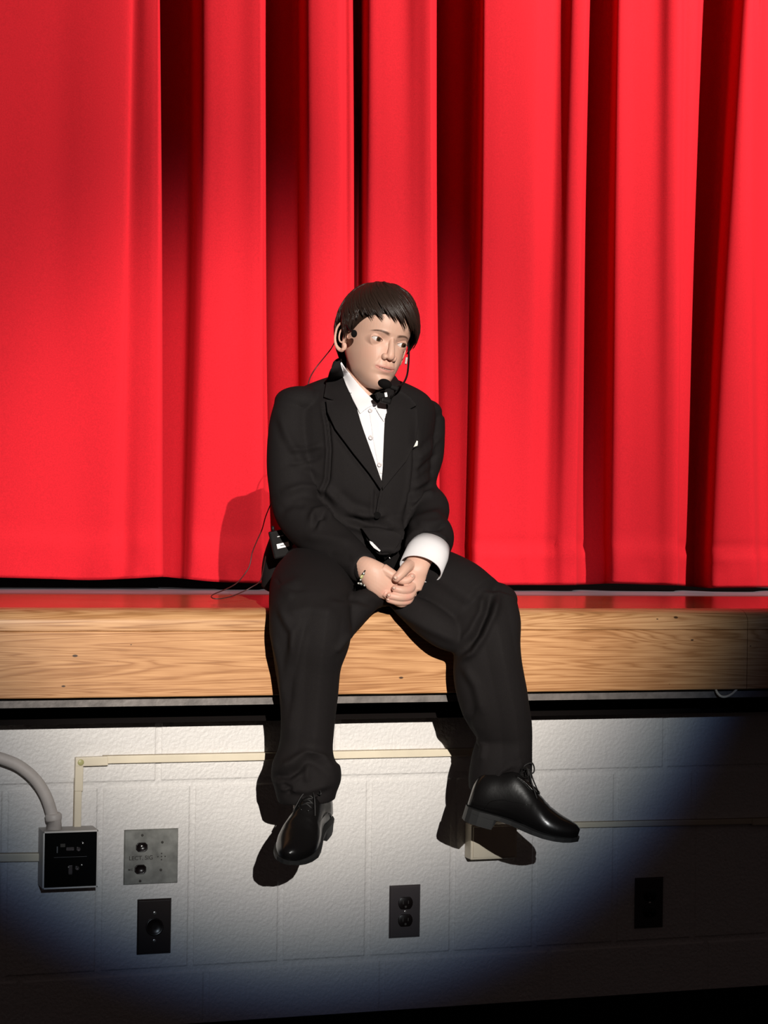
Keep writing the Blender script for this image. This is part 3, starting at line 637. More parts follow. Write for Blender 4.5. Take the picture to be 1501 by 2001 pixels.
# slack cloth hanging from the inside of the thighs in front of the stage edge
limb(tb, [(770, 1172, -.215, 14), (800, 1188, -.245, 26), (835, 1212, -.27, 34), (870, 1236, -.285, 34), (905, 1256, -.29, 26)], U_, n=20)
limb(tb, [(755, 1172, -.21, 13), (722, 1172, -.24, 24), (694, 1192, -.27, 30), (672, 1225, -.285, 26), (656, 1258, -.285, 20)], U_, n=20)
tb.ellipsoid(at(765, 1158, -.19), (.045, .04, .022), nu=24)
v, nn, f = remeshed(tb, .0040, 4)
TS = [([(642, 1175), (638, 1205), (627, 1284), (620, 1360), (615, 1433), (611, 1490)], .009, -30), ([(590, 1215), (577, 1284), (572, 1396), (566, 1450)], .006, -22), ([(600, 1205), (585, 1260), (572, 1330), (566, 1400)], -.004, 8),
      ([(545, 1180), (560, 1215), (572, 1235), (575, 1290)], .004, 8), ([(535, 1240), (548, 1300), (556, 1370)], .004, 7),
      ([(655, 1275), (668, 1260), (690, 1235)], .004, 7), ([(560, 1200), (600, 1190), (660, 1200)], .003, 12),
      ([(540, 1505), (570, 1492), (600, 1470), (625, 1478), (655, 1505)], .008, 9), ([(530, 1518), (565, 1518), (590, 1500)], -.006, 6), ([(545, 1538), (600, 1545), (650, 1530)], .004, 8), ([(550, 1532), (568, 1540), (560, 1552)], -.005, 5),
      ([(600, 1490), (600, 1530)], .003, 6),
      ([(800, 1100), (860, 1130), (920, 1170), (960, 1190)], .003, 12), ([(720, 1140), (760, 1155), (800, 1180)], -.003, 10),
      ([(975, 1160), (965, 1200), (945, 1245), (925, 1275), (900, 1290)], .009, 7), ([(960, 1160), (950, 1200), (930, 1240), (905, 1268)], -.008, 7),
      ([(958, 1165), (964, 1200), (985, 1302), (1004, 1396), (1010, 1460), (1012, 1530)], .009, -28), ([(905, 1300), (930, 1340), (945, 1400)], .004, 9), ([(925, 1380), (915, 1420), (935, 1460)], -.004, 7),
      ([(930, 1440), (945, 1460), (940, 1490)], .004, 7), ([(1010, 1500), (985, 1515), (975, 1540)], -.005, 5), ([(1020, 1490), (1000, 1510)], .003, 6),
      ([(575, 1170), (555, 1150), (590, 1130)], .003, 10), ([(640, 1165), (700, 1170), (740, 1185)], -.004, 8), ([(760, 1185), (830, 1225), (900, 1255)], .003, 9)]
v = wrinkle(v, nn, TS); v = noise_disp(v, nn, .0025, 12, (1, 1, .5), 8)
TV, TF = v, f
tbvh = BVHTree.FromPolygons([Vector(q) for q in v], f)

# ---------------- head (own frame: x his left, -y forward, z up from the chin; metres)
HS = 1.035
hy, hr, hp = math.radians(26), math.radians(-12), math.radians(2)
HM = Matrix((R_, F_, U_)).transposed() @ Matrix.Rotation(hr * -1, 3, 'Y') @ Matrix.Rotation(hy, 3, 'Z') @ Matrix.Rotation(hp, 3, 'X')
HC = at(735, 655, -.05)
LOW = 1.17                                                    # the part of the face below the eyes is long
def zmap(z): return z if z > .0885 else .0885 + (z - .0885) * LOW
def H(x, y, z): return HC + HM @ (Vector((x, y, zmap(z) - .1)) * HS)
ZT = [0, .006, .015, .027, .04, .055, .07, .085, .1, .115, .13, .15, .17, .188, .2, .206]
FR = [-.066, -.078, -.0845, -.0845, -.087, -.0865, -.085, -.084, -.087, -.090, -.090, -.086, -.074, -.052, -.028, -.006]
BK = [-.028, -.018, .000, .022, .045, .062, .074, .084, .091, .095, .097, .095, .086, .066, .042, .014]
WD = [.012, .023, .033, .0435, .0505, .0565, .0605, .064, .066, .069, .071, .070, .064, .050, .034, .012]
def head_ring(i, n=72):
    z = ZT[i]; fr, bk, w_ = FR[i], BK[i], WD[i]; out = []; split = fr * .25 + bk * .35
    for j in range(n):
        a = 2 * math.pi * j / n; s, c = math.sin(a), math.cos(a); ry = (split - fr) if c > 0 else (bk - split)
        e = (.90 - .10 * math.exp(-((z - .09) / .02) ** 2)) if c > 0 else 1.0
        out.append(Vector((w_ * math.copysign(abs(s) ** e, s), split - ry * c, z)))
    return out
hb = MB()
raw = [head_ring(i) for i in range(len(ZT))]; cols_ = [spline([r[j] for r in raw], [0.] * len(raw), 4)[0] for j in range(72)]
hb.rings([[H(*cols_[j][k]) for j in range(72)] for k in range(len(cols_[0]))])
def E_(c, r, rx=0.0, nu=22, nv=16):
    rot = Matrix.Rotation(rx, 3, 'X'); t = MB().ellipsoid((0, 0, 0), r, rot, nu, nv)
    hb.add([H(c[0] + q.x, c[1] + q.y, c[2] + q.z) for q in t.v], t.f)
nz = [((0, -.0825, .098), .0050), ((0, -.0865, .088), .0056), ((0, -.0905, .079), .0070), ((0, -.0938, .070), .0082), ((0, -.0950, .0635), .0090)]
t = MB().tube([H(*p) for p, _ in nz], [r * HS for _, r in nz], n=18, sub=4, ref=HM @ Vector((1, 0, 0))); hb.add(t.v, t.f)
E_((0, -.0950, .0630), (.0090, .0085, .0074))
for s in (-1, 1): E_((s * .0112, -.0890, .0605), (.0060, .0085, .0060))
# neck
limb(hb, [(714, 690, -.020, 36, 1.05), (711, 730, -.020, 36, 1.0), (707, 765, -.028, 37, 1.0), (703, 800, -.025, 50, .8)], R_, n=32)
# ears
for s in (-1, 1):
    pts = []
    for k in range(17):
        ang = math.radians(165 - k * 285 / 16)             # front top, over the top and back, down to the lobe
        y = .005 + .0165 * math.cos(ang); z = .084 + .0280 * math.sin(ang)
        out = .005 + .015 * max(0, math.cos(ang)) + .004 * max(0, math.sin(ang))
        pts.append(H(s * (.0640 + out), y, z))
    rr = [.0028] * 11 + [.0032, .0038, .0044, .0048, .0044, .0036]
    t = MB().tube(pts, rr, n=10, sub=3); hb.add(t.v, t.f)
    t = MB().ellipsoid((0, 0, 0), (.0045, .0145, .0240), Matrix.Rotation(s * math.radians(26), 3, 'Z')); hb.add([H(s * .0680 + q.x, .006 + q.y, .084 + q.z) for q in t.v], t.f)
    t = MB().tube([H(s * .0700, -.005, .078), H(s * .0750, .001, .070), H(s * .0790, .009, .076), H(s * .0790, .011, .090), H(s * .0755, .005, .100)], .0022, n=8, sub=3); hb.add(t.v, t.f)
    E_((s * .0670, -.002, .0635), (.0050, .0056, .0072))
v, nn, f = remeshed(hb, .00085, 14, .5)
Mi = np.array(HM.transposed()); nl = nn @ Mi.T
loc_ = ((v - np.array(HC)) @ Mi.T) / HS; loc_[:, 2] += .1; loc_[:, 2] = np.where(loc_[:, 2] > .0885, loc_[:, 2], .0885 + (loc_[:, 2] - .0885) / LOW)
x, y, z = loc_[:, 0].copy(), loc_[:, 1].copy(), loc_[:, 2].copy(); front = np.clip((-.035 - y) / .015, 0, 1) * (nl[:, 1] < .2)
def g(cx_, cz_, rx_, rz_, rot=0.0):
    c_, s_ = math.cos(rot), math.sin(rot); a = (x - cx_) * c_ + (z - cz_) * s_; b = -(x - cx_) * s_ + (z - cz_) * c_
    return np.exp(-((a / rx_) ** 2 + (b / rz_) ** 2)) * front
d = np.zeros(len(v))                                          # + is outwards
EX, EZ = .0300, .0885
for s in (-1, 1):
    d -= .0058 * g(s * .030, .0900, .0165, .0100) + .0030 * g(s * .0155, .0905, .006, .008)
    d += .0020 * g(s * .027, .1045, .018, .0050, s * -.10)
    d += .0030 * g(s * .034, .0640, .017, .015) + .0012 * g(s * .030, .048, .014, .012)
    d -= .0016 * g(s * .0195, .0520, .0035, .0090, s * .45)
    d -= .0026 * g(s * .0048, .0545, .0028, .0020)
    d -= .0014 * g(s * .0250, .0385, .0035, .004)
d += .0034 * g(0, .0390, .0200, .0120) + .0014 * (g(-.0055, .0440, .0055, .0024) + g(.0055, .0440, .0055, .0024)) + .0020 * g(0, .0338, .0130, .0036)
d -= .0010 * g(0, .0505, .0024, .0050) + .0022 * g(0, .0275, .0150, .0034); d += .0028 * g(0, .0120, .014, .010)
ml = .0388 + .0022 * np.clip(np.abs(x) / .023, 0, 1) ** 2      # mouth line turns up at the corners
d -= .0026 * np.exp(-((z - ml) / .0011) ** 2) * np.clip((.0235 - np.abs(x)) / .005, 0, 1) * front
gap = .0016 * np.sqrt(np.clip(1 - (x / .0150) ** 2, 0, 1)); d -= .0050 * np.clip((gap - np.abs(z - ml + .0002)) / .0007, 0, 1) * front
y2 = y - d
BR = .0120; BY = -.0668
almond = []
for s in (-1, 1):
    dx, dz = (x - s * EX) * s, z - EZ; rr2 = dx * dx + dz * dz; on = (rr2 < (BR * 2.4) ** 2) & (front > 0)
    yb = BY - np.sqrt(np.clip(BR * BR - rr2, 0, None)); r0_ = .72 * BR; rr1 = np.sqrt(rr2)
    yl = np.where(rr1 < r0_, yb, BY - math.sqrt(BR * BR - r0_ * r0_) + 1.04 * (rr1 - r0_) + 2.2 * np.clip(rr1 - 1.15 * BR, 0, None)) - .0014
    k_ = .0040; h_ = np.clip(.5 + .5 * (yl - y2) / k_, 0, 1); sm = yl * (1 - h_) + y2 * h_ - k_ * h_ * (1 - h_)     # smooth minimum
    y2 = np.where(on, sm, y2)
    u_ = np.clip(1 - (dx / .0128) ** 2, 0, 1); tilt = .06 * dx
    upz = .0050 * u_ ** .75 + tilt; loz = -.0040 * u_ ** .8 + tilt
    ins = np.clip(np.minimum(upz - dz, dz - loz) / .0006, -3, 1); ap = np.clip(ins, 0, 1) * (u_ > 0) * on
    y2 = y2 + ap * .0045
    crease = np.exp(-((dz - (upz + .0028)) / .0008) ** 2) * (u_ > .02) * on; y2 = y2 + crease * .0011
    almond.append((on, dx, dz, upz, loz, u_))
loc2 = np.stack([x, y2, np.where(z > .0885, z, .0885 + (z - .0885) * LOW) - .1], 1) * HS
v = np.array(HC) + loc2 @ np.array(HM).T
HV, HF = v, f
SKIN = (.61, .375, .285)
tint = np.tile(np.array(SKIN), (len(v), 1))
def blend(m_, col, k):
    global tint
    tint = tint * (1 - (m_ * k)[:, None]) + np.array(col) * (m_ * k)[:, None]
blend(np.clip(g(-.036, .062, .017, .014) + g(.036, .062, .017, .014), 0, 1), (.70, .37, .28), .40)
blend(g(0, .062, .010, .010), (.70, .37, .28), .35)
lipm = np.exp(-(np.abs(z - ml) / (.0068 * np.sqrt(np.clip(1 - (x / .0235) ** 2, .0001, 1)))) ** 4) * (np.abs(x) < .0235) * front
blend(lipm, (.52, .22, .18), .85)
blend(((np.abs(x) > .066) & (y > -.02)).astype(float), (.72, .40, .31), .35)
for s, (on, dx, dz, upz, loz, u_) in zip((-1, 1), almond):
    blend(np.exp(-((np.sqrt(dx ** 2 + (dz * 1.4) ** 2)) / .015) ** 4) * on, (.52, .29, .22), .4)
    blend(np.exp(-((dz - upz) / .0007) ** 2) * (u_ > .03) * on, (.03, .015, .01), .9)          # lashes
    blend(np.exp(-((dz - loz) / .0006) ** 2) * (u_ > .03) * on, (.14, .07, .05), .6)
    along = (s * x - .010) / .037
    zb = .1030 + .0056 * np.sin(np.clip(along, 0, 1) * 2.6) - .0035 * np.clip(along, 0, 1)
    wb_ = .0034 * (1 - .6 * np.clip(along, 0, 1))
    mk = np.exp(-((z - zb) / wb_) ** 4) * np.clip(along * 6 + .5, 0, 1) * np.clip((1.0 - along) * 5, 0, 1) * (s * x > 0) * front
    idx = np.nonzero(mk > .05)[0]
    for i in idx: mk[i] *= .92 + .25 * noise.noise((x[i] * 1200, z[i] * 500, s))
    blend(mk, (.060, .028, .018), .95)

# ---------------- hands (picture points with depth)
hd = MB()
def fing(pts, r):
    P = [at(*p) for p in pts]; t = MB().tube(P, [q * mpp(P[0]) for q in r], n=12, sub=4); hd.add(t.v, t.f)
    hd.ellipsoid(P[-1], (r[-1] * .98 * mpp(P[0]),) * 3, nu=14, nv=10)
Yh = -.258
# his right hand (left in the picture): wrist, back of the hand
limb(hd, [(702, 1103, Yh + .03, 20, .8), (718, 1113, Yh + .01, 25, .75), (735, 1127, Yh, 30, .62), (752, 1140, Yh - .002, 31, .55), (766, 1149, Yh - .004, 27, .5)], U_, n=24)
fing([(752, 1158, Yh - .010), (768, 1170, Yh - .016), (784, 1180, Yh - .016), (797, 1176, Yh - .008)], [9, 8.5, 7.5, 6.5])
fing([(760, 1160, Yh - .004), (780, 1168, Yh - .004), (800, 1170, Yh + .004), (808, 1160, Yh + .012)], [9, 8.5, 8, 7])
fing([(766, 1150, Yh - .004), (788, 1156, Yh - .002), (806, 1152, Yh + .008)], [9, 9, 8])
fing([(768, 1138, Yh), (790, 1142, Yh), (806, 1140, Yh + .008)], [9, 9, 8])
fing([(748, 1112, Yh - .008), (768, 1124, Yh - .018), (786, 1134, Yh - .022), (797, 1133, Yh - .024), (805, 1127, Yh - .024)], [12, 10.5, 9, 8, 7])       # right thumb, tip showing
# his left hand (right in the picture)
limb(hd, [(836, 1070, Yh + .03, 25, .8), (822, 1092, Yh + .005, 24, .72), (812, 1112, Yh - .006, 25, .62), (808, 1130, Yh - .004, 24, .6), (804, 1150, Yh - .004, 20, .6)], R_, n=24)
fing([(806, 1140, Yh - .006), (800, 1151, Yh - .022), (786, 1153, Yh - .031), (772, 1150, Yh - .030)], [9.5, 9.2, 8.4, 7.2])
fing([(808, 1150, Yh - .004), (800, 1164, Yh - .020), (782, 1167, Yh - .029), (762, 1164, Yh - .027)], [9.5, 9, 8.4, 7.2])
fing([(804, 1160, Yh - .002), (797, 1174, Yh - .016), (778, 1176, Yh - .024), (760, 1172, Yh - .022)], [8.6, 8, 7.2, 6.2])
fing([(800, 1104, Yh - .010), (793, 1110, Yh - .026), (784, 1121, Yh - .034), (775, 1130, Yh - .036)], [12, 11, 9.6, 8.2])    # left thumb over the top
v, nn, f = remeshed(hd, .0013, 3, .5)
HNV, HNF = v, f
px_, py_ = projn(v); ht = np.tile(np.array([.63, .385, .295]), (len(v), 1))
for (cx_, cy_, r_) in ((772, 1150, 8), (762, 1164, 8), (760, 1172, 7), (776, 1130, 9), (805, 1127, 8), (797, 1178, 8), (752, 1158, 9), (800, 1150, 8), (800, 1164, 7), (798, 1173, 7)):
    m_ = np.exp(-(((px_ - cx_) ** 2 + (py_ - cy_) ** 2) / r_ ** 2)); ht = ht * (1 - .4 * m_[:, None]) + np.array([.74, .34, .27]) * .4 * m_[:, None]
# ---------------- hidden rest of the body under the clothes
bb = MB()
limb(bb, [(706, 785, .035, 62, .6), (702, 830, .03, 112, .6), (702, 920, .03, 105, .7), (704, 1020, .05, 100, .8), (702, 1110, .08, 112, .8)], R_, n=24)
limb(bb, [(600, 815, .02, 26), (580, 900, .005, 28), (592, 1005, -.05, 22), (640, 1055, -.12, 20), (700, 1102, -.195, 18)], F_, n=16)
limb(bb, [(818, 825, .02, 20), (826, 900, .005, 19), (826, 950, -.02, 18), (836, 1000, -.07, 20), (838, 1050, -.15, 20), (834, 1074, -.20, 20)], R_, n=16)
limb(bb, [(650, 1120, .06, 55), (612, 1155, -.12, 52), (606, 1215, -.27, 46), (603, 1330, -.275, 40), (600, 1450, -.262, 32), (598, 1560, -.26, 26), (602, 1600, -.26, 26)], R_, n=20)
limb(bb, [(750, 1125, .05, 52), (850, 1155, -.10, 55), (935, 1200, -.22, 46)], U_, n=20)
limb(bb, [(945, 1200, -.24, 42), (955, 1320, -.282, 42), (978, 1450, -.268, 33), (972, 1540, -.265, 27), (955, 1575, -.262, 27)], R_, n=20)
V, Fc, C_ = [], [], []
for vv, ff, cc in ((HV, HF, tint), (HNV, HNF, ht), (np.array([tuple(q) for q in bb.v]), bb.f, None)):
    b0 = len(V); V += [tuple(q) for q in vv]; Fc += [tuple(i + b0 for i in q) for q in ff]
    C_ += ([tuple(q) for q in cc] if cc is not None else [SKIN] * len(vv))
skin = bpy.data.materials.new('boy_skin'); skin.use_nodes = True; nt = skin.node_tree; bs = nt.nodes['Principled BSDF']
at_ = NN(nt, 'ShaderNodeAttribute', attribute_name='skin_tint'); nt.links.new(at_.outputs['Color'], bs.inputs['Base Color'])
bs.inputs['Roughness'].default_value = .48; bs.inputs['Specular IOR Level'].default_value = .35; bs.inputs['Subsurface Weight'].default_value = .12
bs.inputs['Subsurface Radius'].default_value = (1, .35, .2); bs.inputs['Subsurface Scale'].default_value = .004
boy = obj('person', V, Fc, skin, None)
ca = boy.data.color_attributes.new('skin_tint', 'FLOAT_COLOR', 'POINT')
ca.data.foreach_set('color', np.array([(*c, 1) for c in C_], np.float32).ravel())
tag(boy, 'boy in an oversized black suit sitting on the stage edge with clasped hands', 'person')
jacket = obj('suit_jacket', JV, JF, M['suit'], boy)
trousers = obj('trousers', TV, TF, M['suit'], boy)

# ---------------- eyes
M['eye_white'] = mat('eye_white', (.60, .53, .50), .15, coat=.5); M['iris'] = mat('brown_iris', (.055, .026, .014), .12, coat=.8); M['pupil'] = mat('pupil', (.003, .003, .003), .08, coat=1.)
M['teeth'] = mat('teeth', (.42, .35, .30), .4); M['nail'] = mat('fingernail', (.58, .37, .29), .35)
def eye(s):
    c = Vector((s * EX, BY, EZ)); R0 = BR
    gz = Vector((.34, -1, -.03)).normalized()         # looking further to his left
    m = MB().ellipsoid((0, 0, 0), (R0, R0, R0), nu=32, nv=20); e = obj('eyeball', [H(*(c + q)) for q in m.v], m.f, M['eye_white'], boy)
    def cap(r_, off, name, mt, parent):
        t1 = gz.cross(Vector((0, 0, 1))).normalized(); t2 = t1.cross(gz); vs = [c + gz * (R0 + off)]; n = 24
        for k, fr_ in ((1, .5), (2, 1.0)):
            for j in range(n):
                a = 2 * math.pi * j / n; q = gz * math.sqrt(R0 * R0 - (r_ * fr_) ** 2) + (t1 * math.cos(a) + t2 * math.sin(a)) * r_ * fr_; vs.append(c + q * (1 + off / R0))
        fs = [(0, 1 + j, 1 + (j + 1) % n) for j in range(n)] + [(1 + j, 1 + n + j, 1 + n + (j + 1) % n, 1 + (j + 1) % n) for j in range(n)]
        o = obj(name, [H(*q) for q in vs], fs, mt, None); adopt(o, parent); return o
    cap(.0066, .0002, 'iris', M['iris'], e); cap(.0028, .0004, 'pupil', M['pupil'], e)
    return e
eye(-1); eye(1)
t = MB()
for k in range(-2, 3): t.box((k * .0050, -.0850 + .0010 * abs(k), .0400), (.0048, .003, .0040), bev=.0008)
obj('teeth', [H(*q) for q in t.v], t.f, M['teeth'], boy)
# nails
for (p, n_) in (((771, 1149, Yh - .0375), 3.6), ((761, 1163, Yh - .034), 3.6), ((759, 1171.5, Yh - .0285), 3.0), ((774, 1129, Yh - .0445), 4.4), ((806, 1126, Yh - .031), 3.6)):
    q = at(*p); obj('nail', *(lambda m: (m.v, m.f))(MB().ellipsoid(q, (n_ * mpp(q), .0014, n_ * .8 * mpp(q)), nu=14, nv=8)), M['nail'], boy)
# ---------------- hair
hm = bpy.data.materials.new('dark_brown_hair'); hm.use_nodes = True; nt = hm.node_tree; b = nt.nodes['Principled BSDF']
b.inputs['Base Color'].default_value = (.022, .012, .0085, 1); b.inputs['Roughness'].default_value = .42; b.inputs['Specular IOR Level'].default_value = .4
tc = NN(nt, 'ShaderNodeTexCoord'); 
M['hair'] = hm
rng = random.Random(5)
def skull(dirv, off):
    """point on the scalp (head frame) in a direction from the skull centre"""
    c = Vector((0, .004, .112)); r = Vector((.0735, .0975, .0965))
    d_ = dirv.normalized(); k = 1 / math.sqrt((d_.x / r.x) ** 2 + (d_.y / r.y) ** 2 + (d_.z / r.z) ** 2)
    return c + d_ * (k + off)
# cap under the locks
def limit(az):
    """lowest elevation of the hair for an azimuth: 0 = forehead, +90 = his left ear, -90 = his right ear, 180 = nape"""
    a = abs(az); return np.interp(a, [0, 35, 55, 68, 80, 95, 112, 130, 150, 180], [18, 12, 4, -16, -20, 2, -6, -40, -50, -52])
cap = MB(); nA, nE = 72, 20; rs = []
for j in range(nE + 1):
    row = []
    for i in range(nA):
        az = -180 + 360 * i / nA; lo = limit(az) + 4; el = math.radians(lo + (90 - lo) * j / nE); a = math.radians(az)
        dv = Vector((math.sin(a) * math.cos(el), -math.cos(a) * math.cos(el), math.sin(el)))
        row.append(H(*skull(dv, .001 + .0060 * min(1, j / 4))))
    rs.append(row)
cap.rings(rs)
def lock(mb, root, az_end, el_end, az_start, wd, th, lift, curl, n=12):
    P = []; W_ = []
    for k in range(n + 1):
        t = k / n; el = root + (el_end - root) * t; az = az_start + (az_end - az_start) * t ** 1.3 + curl * math.sin(t * math.pi)
        a, e = math.radians(az), math.radians(el); dv = Vector((math.sin(a) * math.cos(e), -math.cos(a) * math.cos(e), math.sin(e)))
        P.append(H(*skull(dv, lift * (math.sin(min(t * 1.6, 1) * math.pi / 2)) + .002 - (.003 * max(0, t - .85) / .15)))); W_.append(dv)
    rows = []
    for k in range(n + 1):
        t = k / n; tg = (P[min(k + 1, n)] - P[max(k - 1, 0)]).normalized(); nrm = (HM @ W_[k]); nrm = (nrm - tg * nrm.dot(tg)).normalized(); sd = tg.cross(nrm)
        w2 = wd * (min(1, .25 + t * 3)) * (1 if t < .7 else max(.06, 1 - ((t - .7) / .3) ** 1.4)); t2 = th * (1 if t < .8 else max(.2, 1 - (t - .8) * 4))
        rows.append([P[k] + sd * w2 * math.cos(q) + nrm * t2 * math.sin(q) for q in [2 * math.pi * j / 8 for j in range(8)]])
    mb.rings(rows)
hair = MB(); hair.add(cap.v, cap.f)
def clump(az, el_end, start, spread, az0, ns, lift, tipspread=1.0, wd=.0021):
    for q in range(ns):
        o_ = rng.uniform(-1, 1)
        lock(hair, start + rng.uniform(-5, 4), az + o_ * tipspread, el_end + rng.uniform(-.5, 2.5) + abs(o_) * 1.5, az0 + o_ * spread, wd * rng.uniform(.8, 1.25), wd * .5, lift + rng.uniform(-.0012, .0012), rng.uniform(-1.5, 1.5), n=11)
for k in range(200):
    az = -180 + 360 * (k + rng.uniform(-.4, .4)) / 200
    lo = float(limit(az)); layer = (k * 7 % 10) / 10
    if abs(az + 4) < 62: el = lo + rng.uniform(6, 34)
    else: el = lo + rng.uniform(-3, 3) + (rng.uniform(4, 26) if layer < .4 else 0)
    swirl = 38 if abs(az) < 80 else 8
    clump(az, el, 80, 5, az - swirl, 7, .0095 + (.0015 if layer < .4 else 0), 4.0 if abs(az) < 80 else 2.2, .0021)
# fringe: pointed locks swept to his left over the forehead, skin showing between the tips
for az, el, ns in ((-66, -6, 9), (-60, 0, 9), (-54, 4, 10), (-47, 7, 10), (-40, 9, 11), (-33, 9, 11), (-26, 11, 10), (-18, 9, 12), (-10, 12, 9), (-4, 9, 11), (5, 10, 8), (11, 5, 10), (20, 8, 8), (26, 0, 10), (34, 2, 8), (40, -6, 10), (47, -4, 9), (53, -10, 10), (60, -14, 10)):
    clump(az + rng.uniform(-2, 2), el + rng.uniform(-3, 3), 72, 9, az - 48, ns, .0112, rng.uniform(.6, 1.8), .0018)
    clump(az - 4, el + rng.uniform(2, 8), 76, 9, az - 48, ns, .0122, rng.uniform(2, 4), .0018)
for s in (-1, 1):
    for az, el in ((62, -8), (67, -14), (71, -20), (75, -25), (79, -26), (83, -22), (87, -14)):
        clump(s * az, el, 60, 4, s * (az - 6), 7, .0085, 1.8, .0020)
hr_o = obj('hair', hair.v, hair.f, hm, boy)
# ---------------- pieces cut in cloth that lie on the suit: found by looking along the sight line on to the cloth
def ray_hit(px, py, trees):
    d_ = (at(px, py, 0) - CAM).normalized(); best = None
    for t in trees:
        h = t.ray_cast(CAM, d_)
        if h[0] is not None and (best is None or h[3] < best[3]): best = h
    return best
def inside(poly, x, y):
    c = False; j = len(poly) - 1
    for i in range(len(poly)):
        (xi, yi), (xj, yj) = poly[i], poly[j]
        if (yi > y) != (yj > y) and x < (xj - xi) * (y - yi) / (yj - yi) + xi: c = not c
        j = i
    return c
def patch(name, poly, off, thick, m_, parent, trees, step=3.0, relax=8, label=None, lift=None):
    """cloth piece with the outline poly, resting off metres above the cloth beneath it"""
    bm = bmesh.new()
    xs = [p[0] for p in poly]; ys = [p[1] for p in poly]
    # outline resampled
    out = []
    for i in range(len(poly)):
        a, b_ = poly[i], poly[(i + 1) % len(poly)]; L_ = math.hypot(b_[0] - a[0], b_[1] - a[1]); k = max(1, int(L_ / step))
        out += [(a[0] + (b_[0] - a[0]) * t / k, a[1] + (b_[1] - a[1]) * t / k) for t in range(k)]
    pts = list(out); nb = len(pts); 
    y0 = min(ys) + step / 2; row = 0
    while y0 < max(ys):
        x0 = min(xs) + (step / 2 if row % 2 else 0)
        while x0 < max(xs):
            if inside(poly, x0, y0) and min((x0 - q[0]) ** 2 + (y0 - q[1]) ** 2 for q in out) > (step * .6) ** 2: pts.append((x0, y0))
            x0 += step
        y0 += step * .87; row += 1
    from mathutils.geometry import delaunay_2d_cdt
    vv, ee, ff, _, _, _ = delaunay_2d_cdt([Vector(p) for p in pts], [(i, (i + 1) % nb) for i in range(nb)], [], 1, 1e-4)
    V3 = []; dist = []
    for q in vv:
        h = ray_hit(q.x, q.y, trees); dist.append(h[3] if h else None)
    good = [d_ for d_ in dist if d_ is not None]; mean = sorted(good)[len(good) // 2]
    dist = [d_ if d_ is not None else mean for d_ in dist]
    nbr = [[] for _ in vv]
    for a, b_ in ee: nbr[a].append(b_); nbr[b_].append(a)
    for _ in range(relax): dist = [(.5 * dist[i] + .5 * sum(dist[j] for j in nbr[i]) / len(nbr[i])) if nbr[i] else dist[i] for i in range(len(dist))]
    for q, d_ in zip(vv, dist):
        extra = lift(q.x, q.y) if lift else 0
        V3.append(CAM + (at(q.x, q.y, 0) - CAM).normalized() * (d_ - off - extra))
    o = obj(name, V3, [tuple(f_) for f_ in ff], m_, parent)
    # make the thickness grow away from the camera side
    so = o.modifiers.new('cloth', 'SOLIDIFY'); so.thickness = thick; so.offset = 0; so.use_even_offset = False
    bv = o.modifiers.new('soft', 'BEVEL'); bv.width = thick * .3; bv.segments = 2; bv.limit_method = 'ANGLE'
    if label: o['label'] = label
    return o
hbvh = BVHTree.FromPolygons([Vector(q) for q in HV], HF)
# shirt front in the V of the jacket
shirt = patch('shirt', [(668, 712), (680, 750), (698, 800), (712, 850), (728, 895), (744, 942), (752, 950), (758, 900), (760, 850), (762, 800), (756, 785), (735, 790), (705, 765), (684, 735)], .004, .003, M['shirt'], boy, [jbvh, hbvh], relax=10, label='white buttoned dress shirt')
sbvh_v = [v_.co + shirt.location for v_ in shirt.data.vertices]
shb = BVHTree.FromPolygons([v_.co.copy() for v_ in shirt.data.vertices], [tuple(p.vertices) for p in shirt.data.polygons])
# placket ridge and buttons
patch('placket', [(721, 800), (735, 800), (747, 870), (749, 925), (742, 925), (731, 870)], .0068, .0016, M['shirt'], shirt, [jbvh, hbvh], relax=10)
def button(px, py, r_, off, m_, parent, trees=None):
    h = ray_hit(px, py, trees or [jbvh]); c_ = CAM + (h[0] - CAM).normalized() * (h[3] - off); n_ = -F_
    rings = []
    u = R_; w_ = U_; 
    for f_, d_ in ((1, -.0006), (1, .0008), (.85, .0014), (.6, .0010)): rings.append([c_ + (u * math.cos(t) + w_ * math.sin(t)) * r_ * f_ + n_ * d_ for t in [2 * math.pi * k / 18 for k in range(18)]])
    return MB().rings(rings).build('button', m_, parent)
button(725, 855, .0052, .0095, M['button'], shirt); button(742, 908, .0050, .0092, M['button'], shirt); button(724, 802, .0046, .0115, M['button'], shirt, [jbvh, hbvh])
# shirt collar leaves
patch('collar', [(667, 707), (663, 714), (676, 752), (690, 782), (704, 809), (713, 801), (724, 794), (737, 789), (722, 774), (704, 755), (689, 737), (677, 722)], .011, .0035, M['shirt'], shirt, [jbvh, hbvh], relax=14)
patch('collar', [(737, 789), (744, 784), (754, 788), (756, 806), (750, 824), (742, 812), (733, 797)], .011, .0035, M['shirt'], shirt, [jbvh, hbvh], relax=14)
# lapels
lapL = patch('lapel', [(664, 704), (655, 708), (646, 722), (638, 745), (633, 776), (652, 783), (637, 781), (640, 805), (655, 838), (690, 885), (722, 925), (744, 957), (749, 948), (744, 935), (729, 892), (712, 845), (697, 800), (682, 762), (671, 732)], .0125, .004, M['suit'], jacket, [jbvh], relax=14)
lapR = patch('lapel', [(754, 790), (768, 766), (785, 764), (802, 776), (815, 792), (800, 800), (816, 797), (817, 830), (812, 865), (795, 900), (770, 930), (748, 958), (746, 948), (749, 900), (751, 850)], .0115, .004, M['suit'], jacket, [jbvh], relax=14)
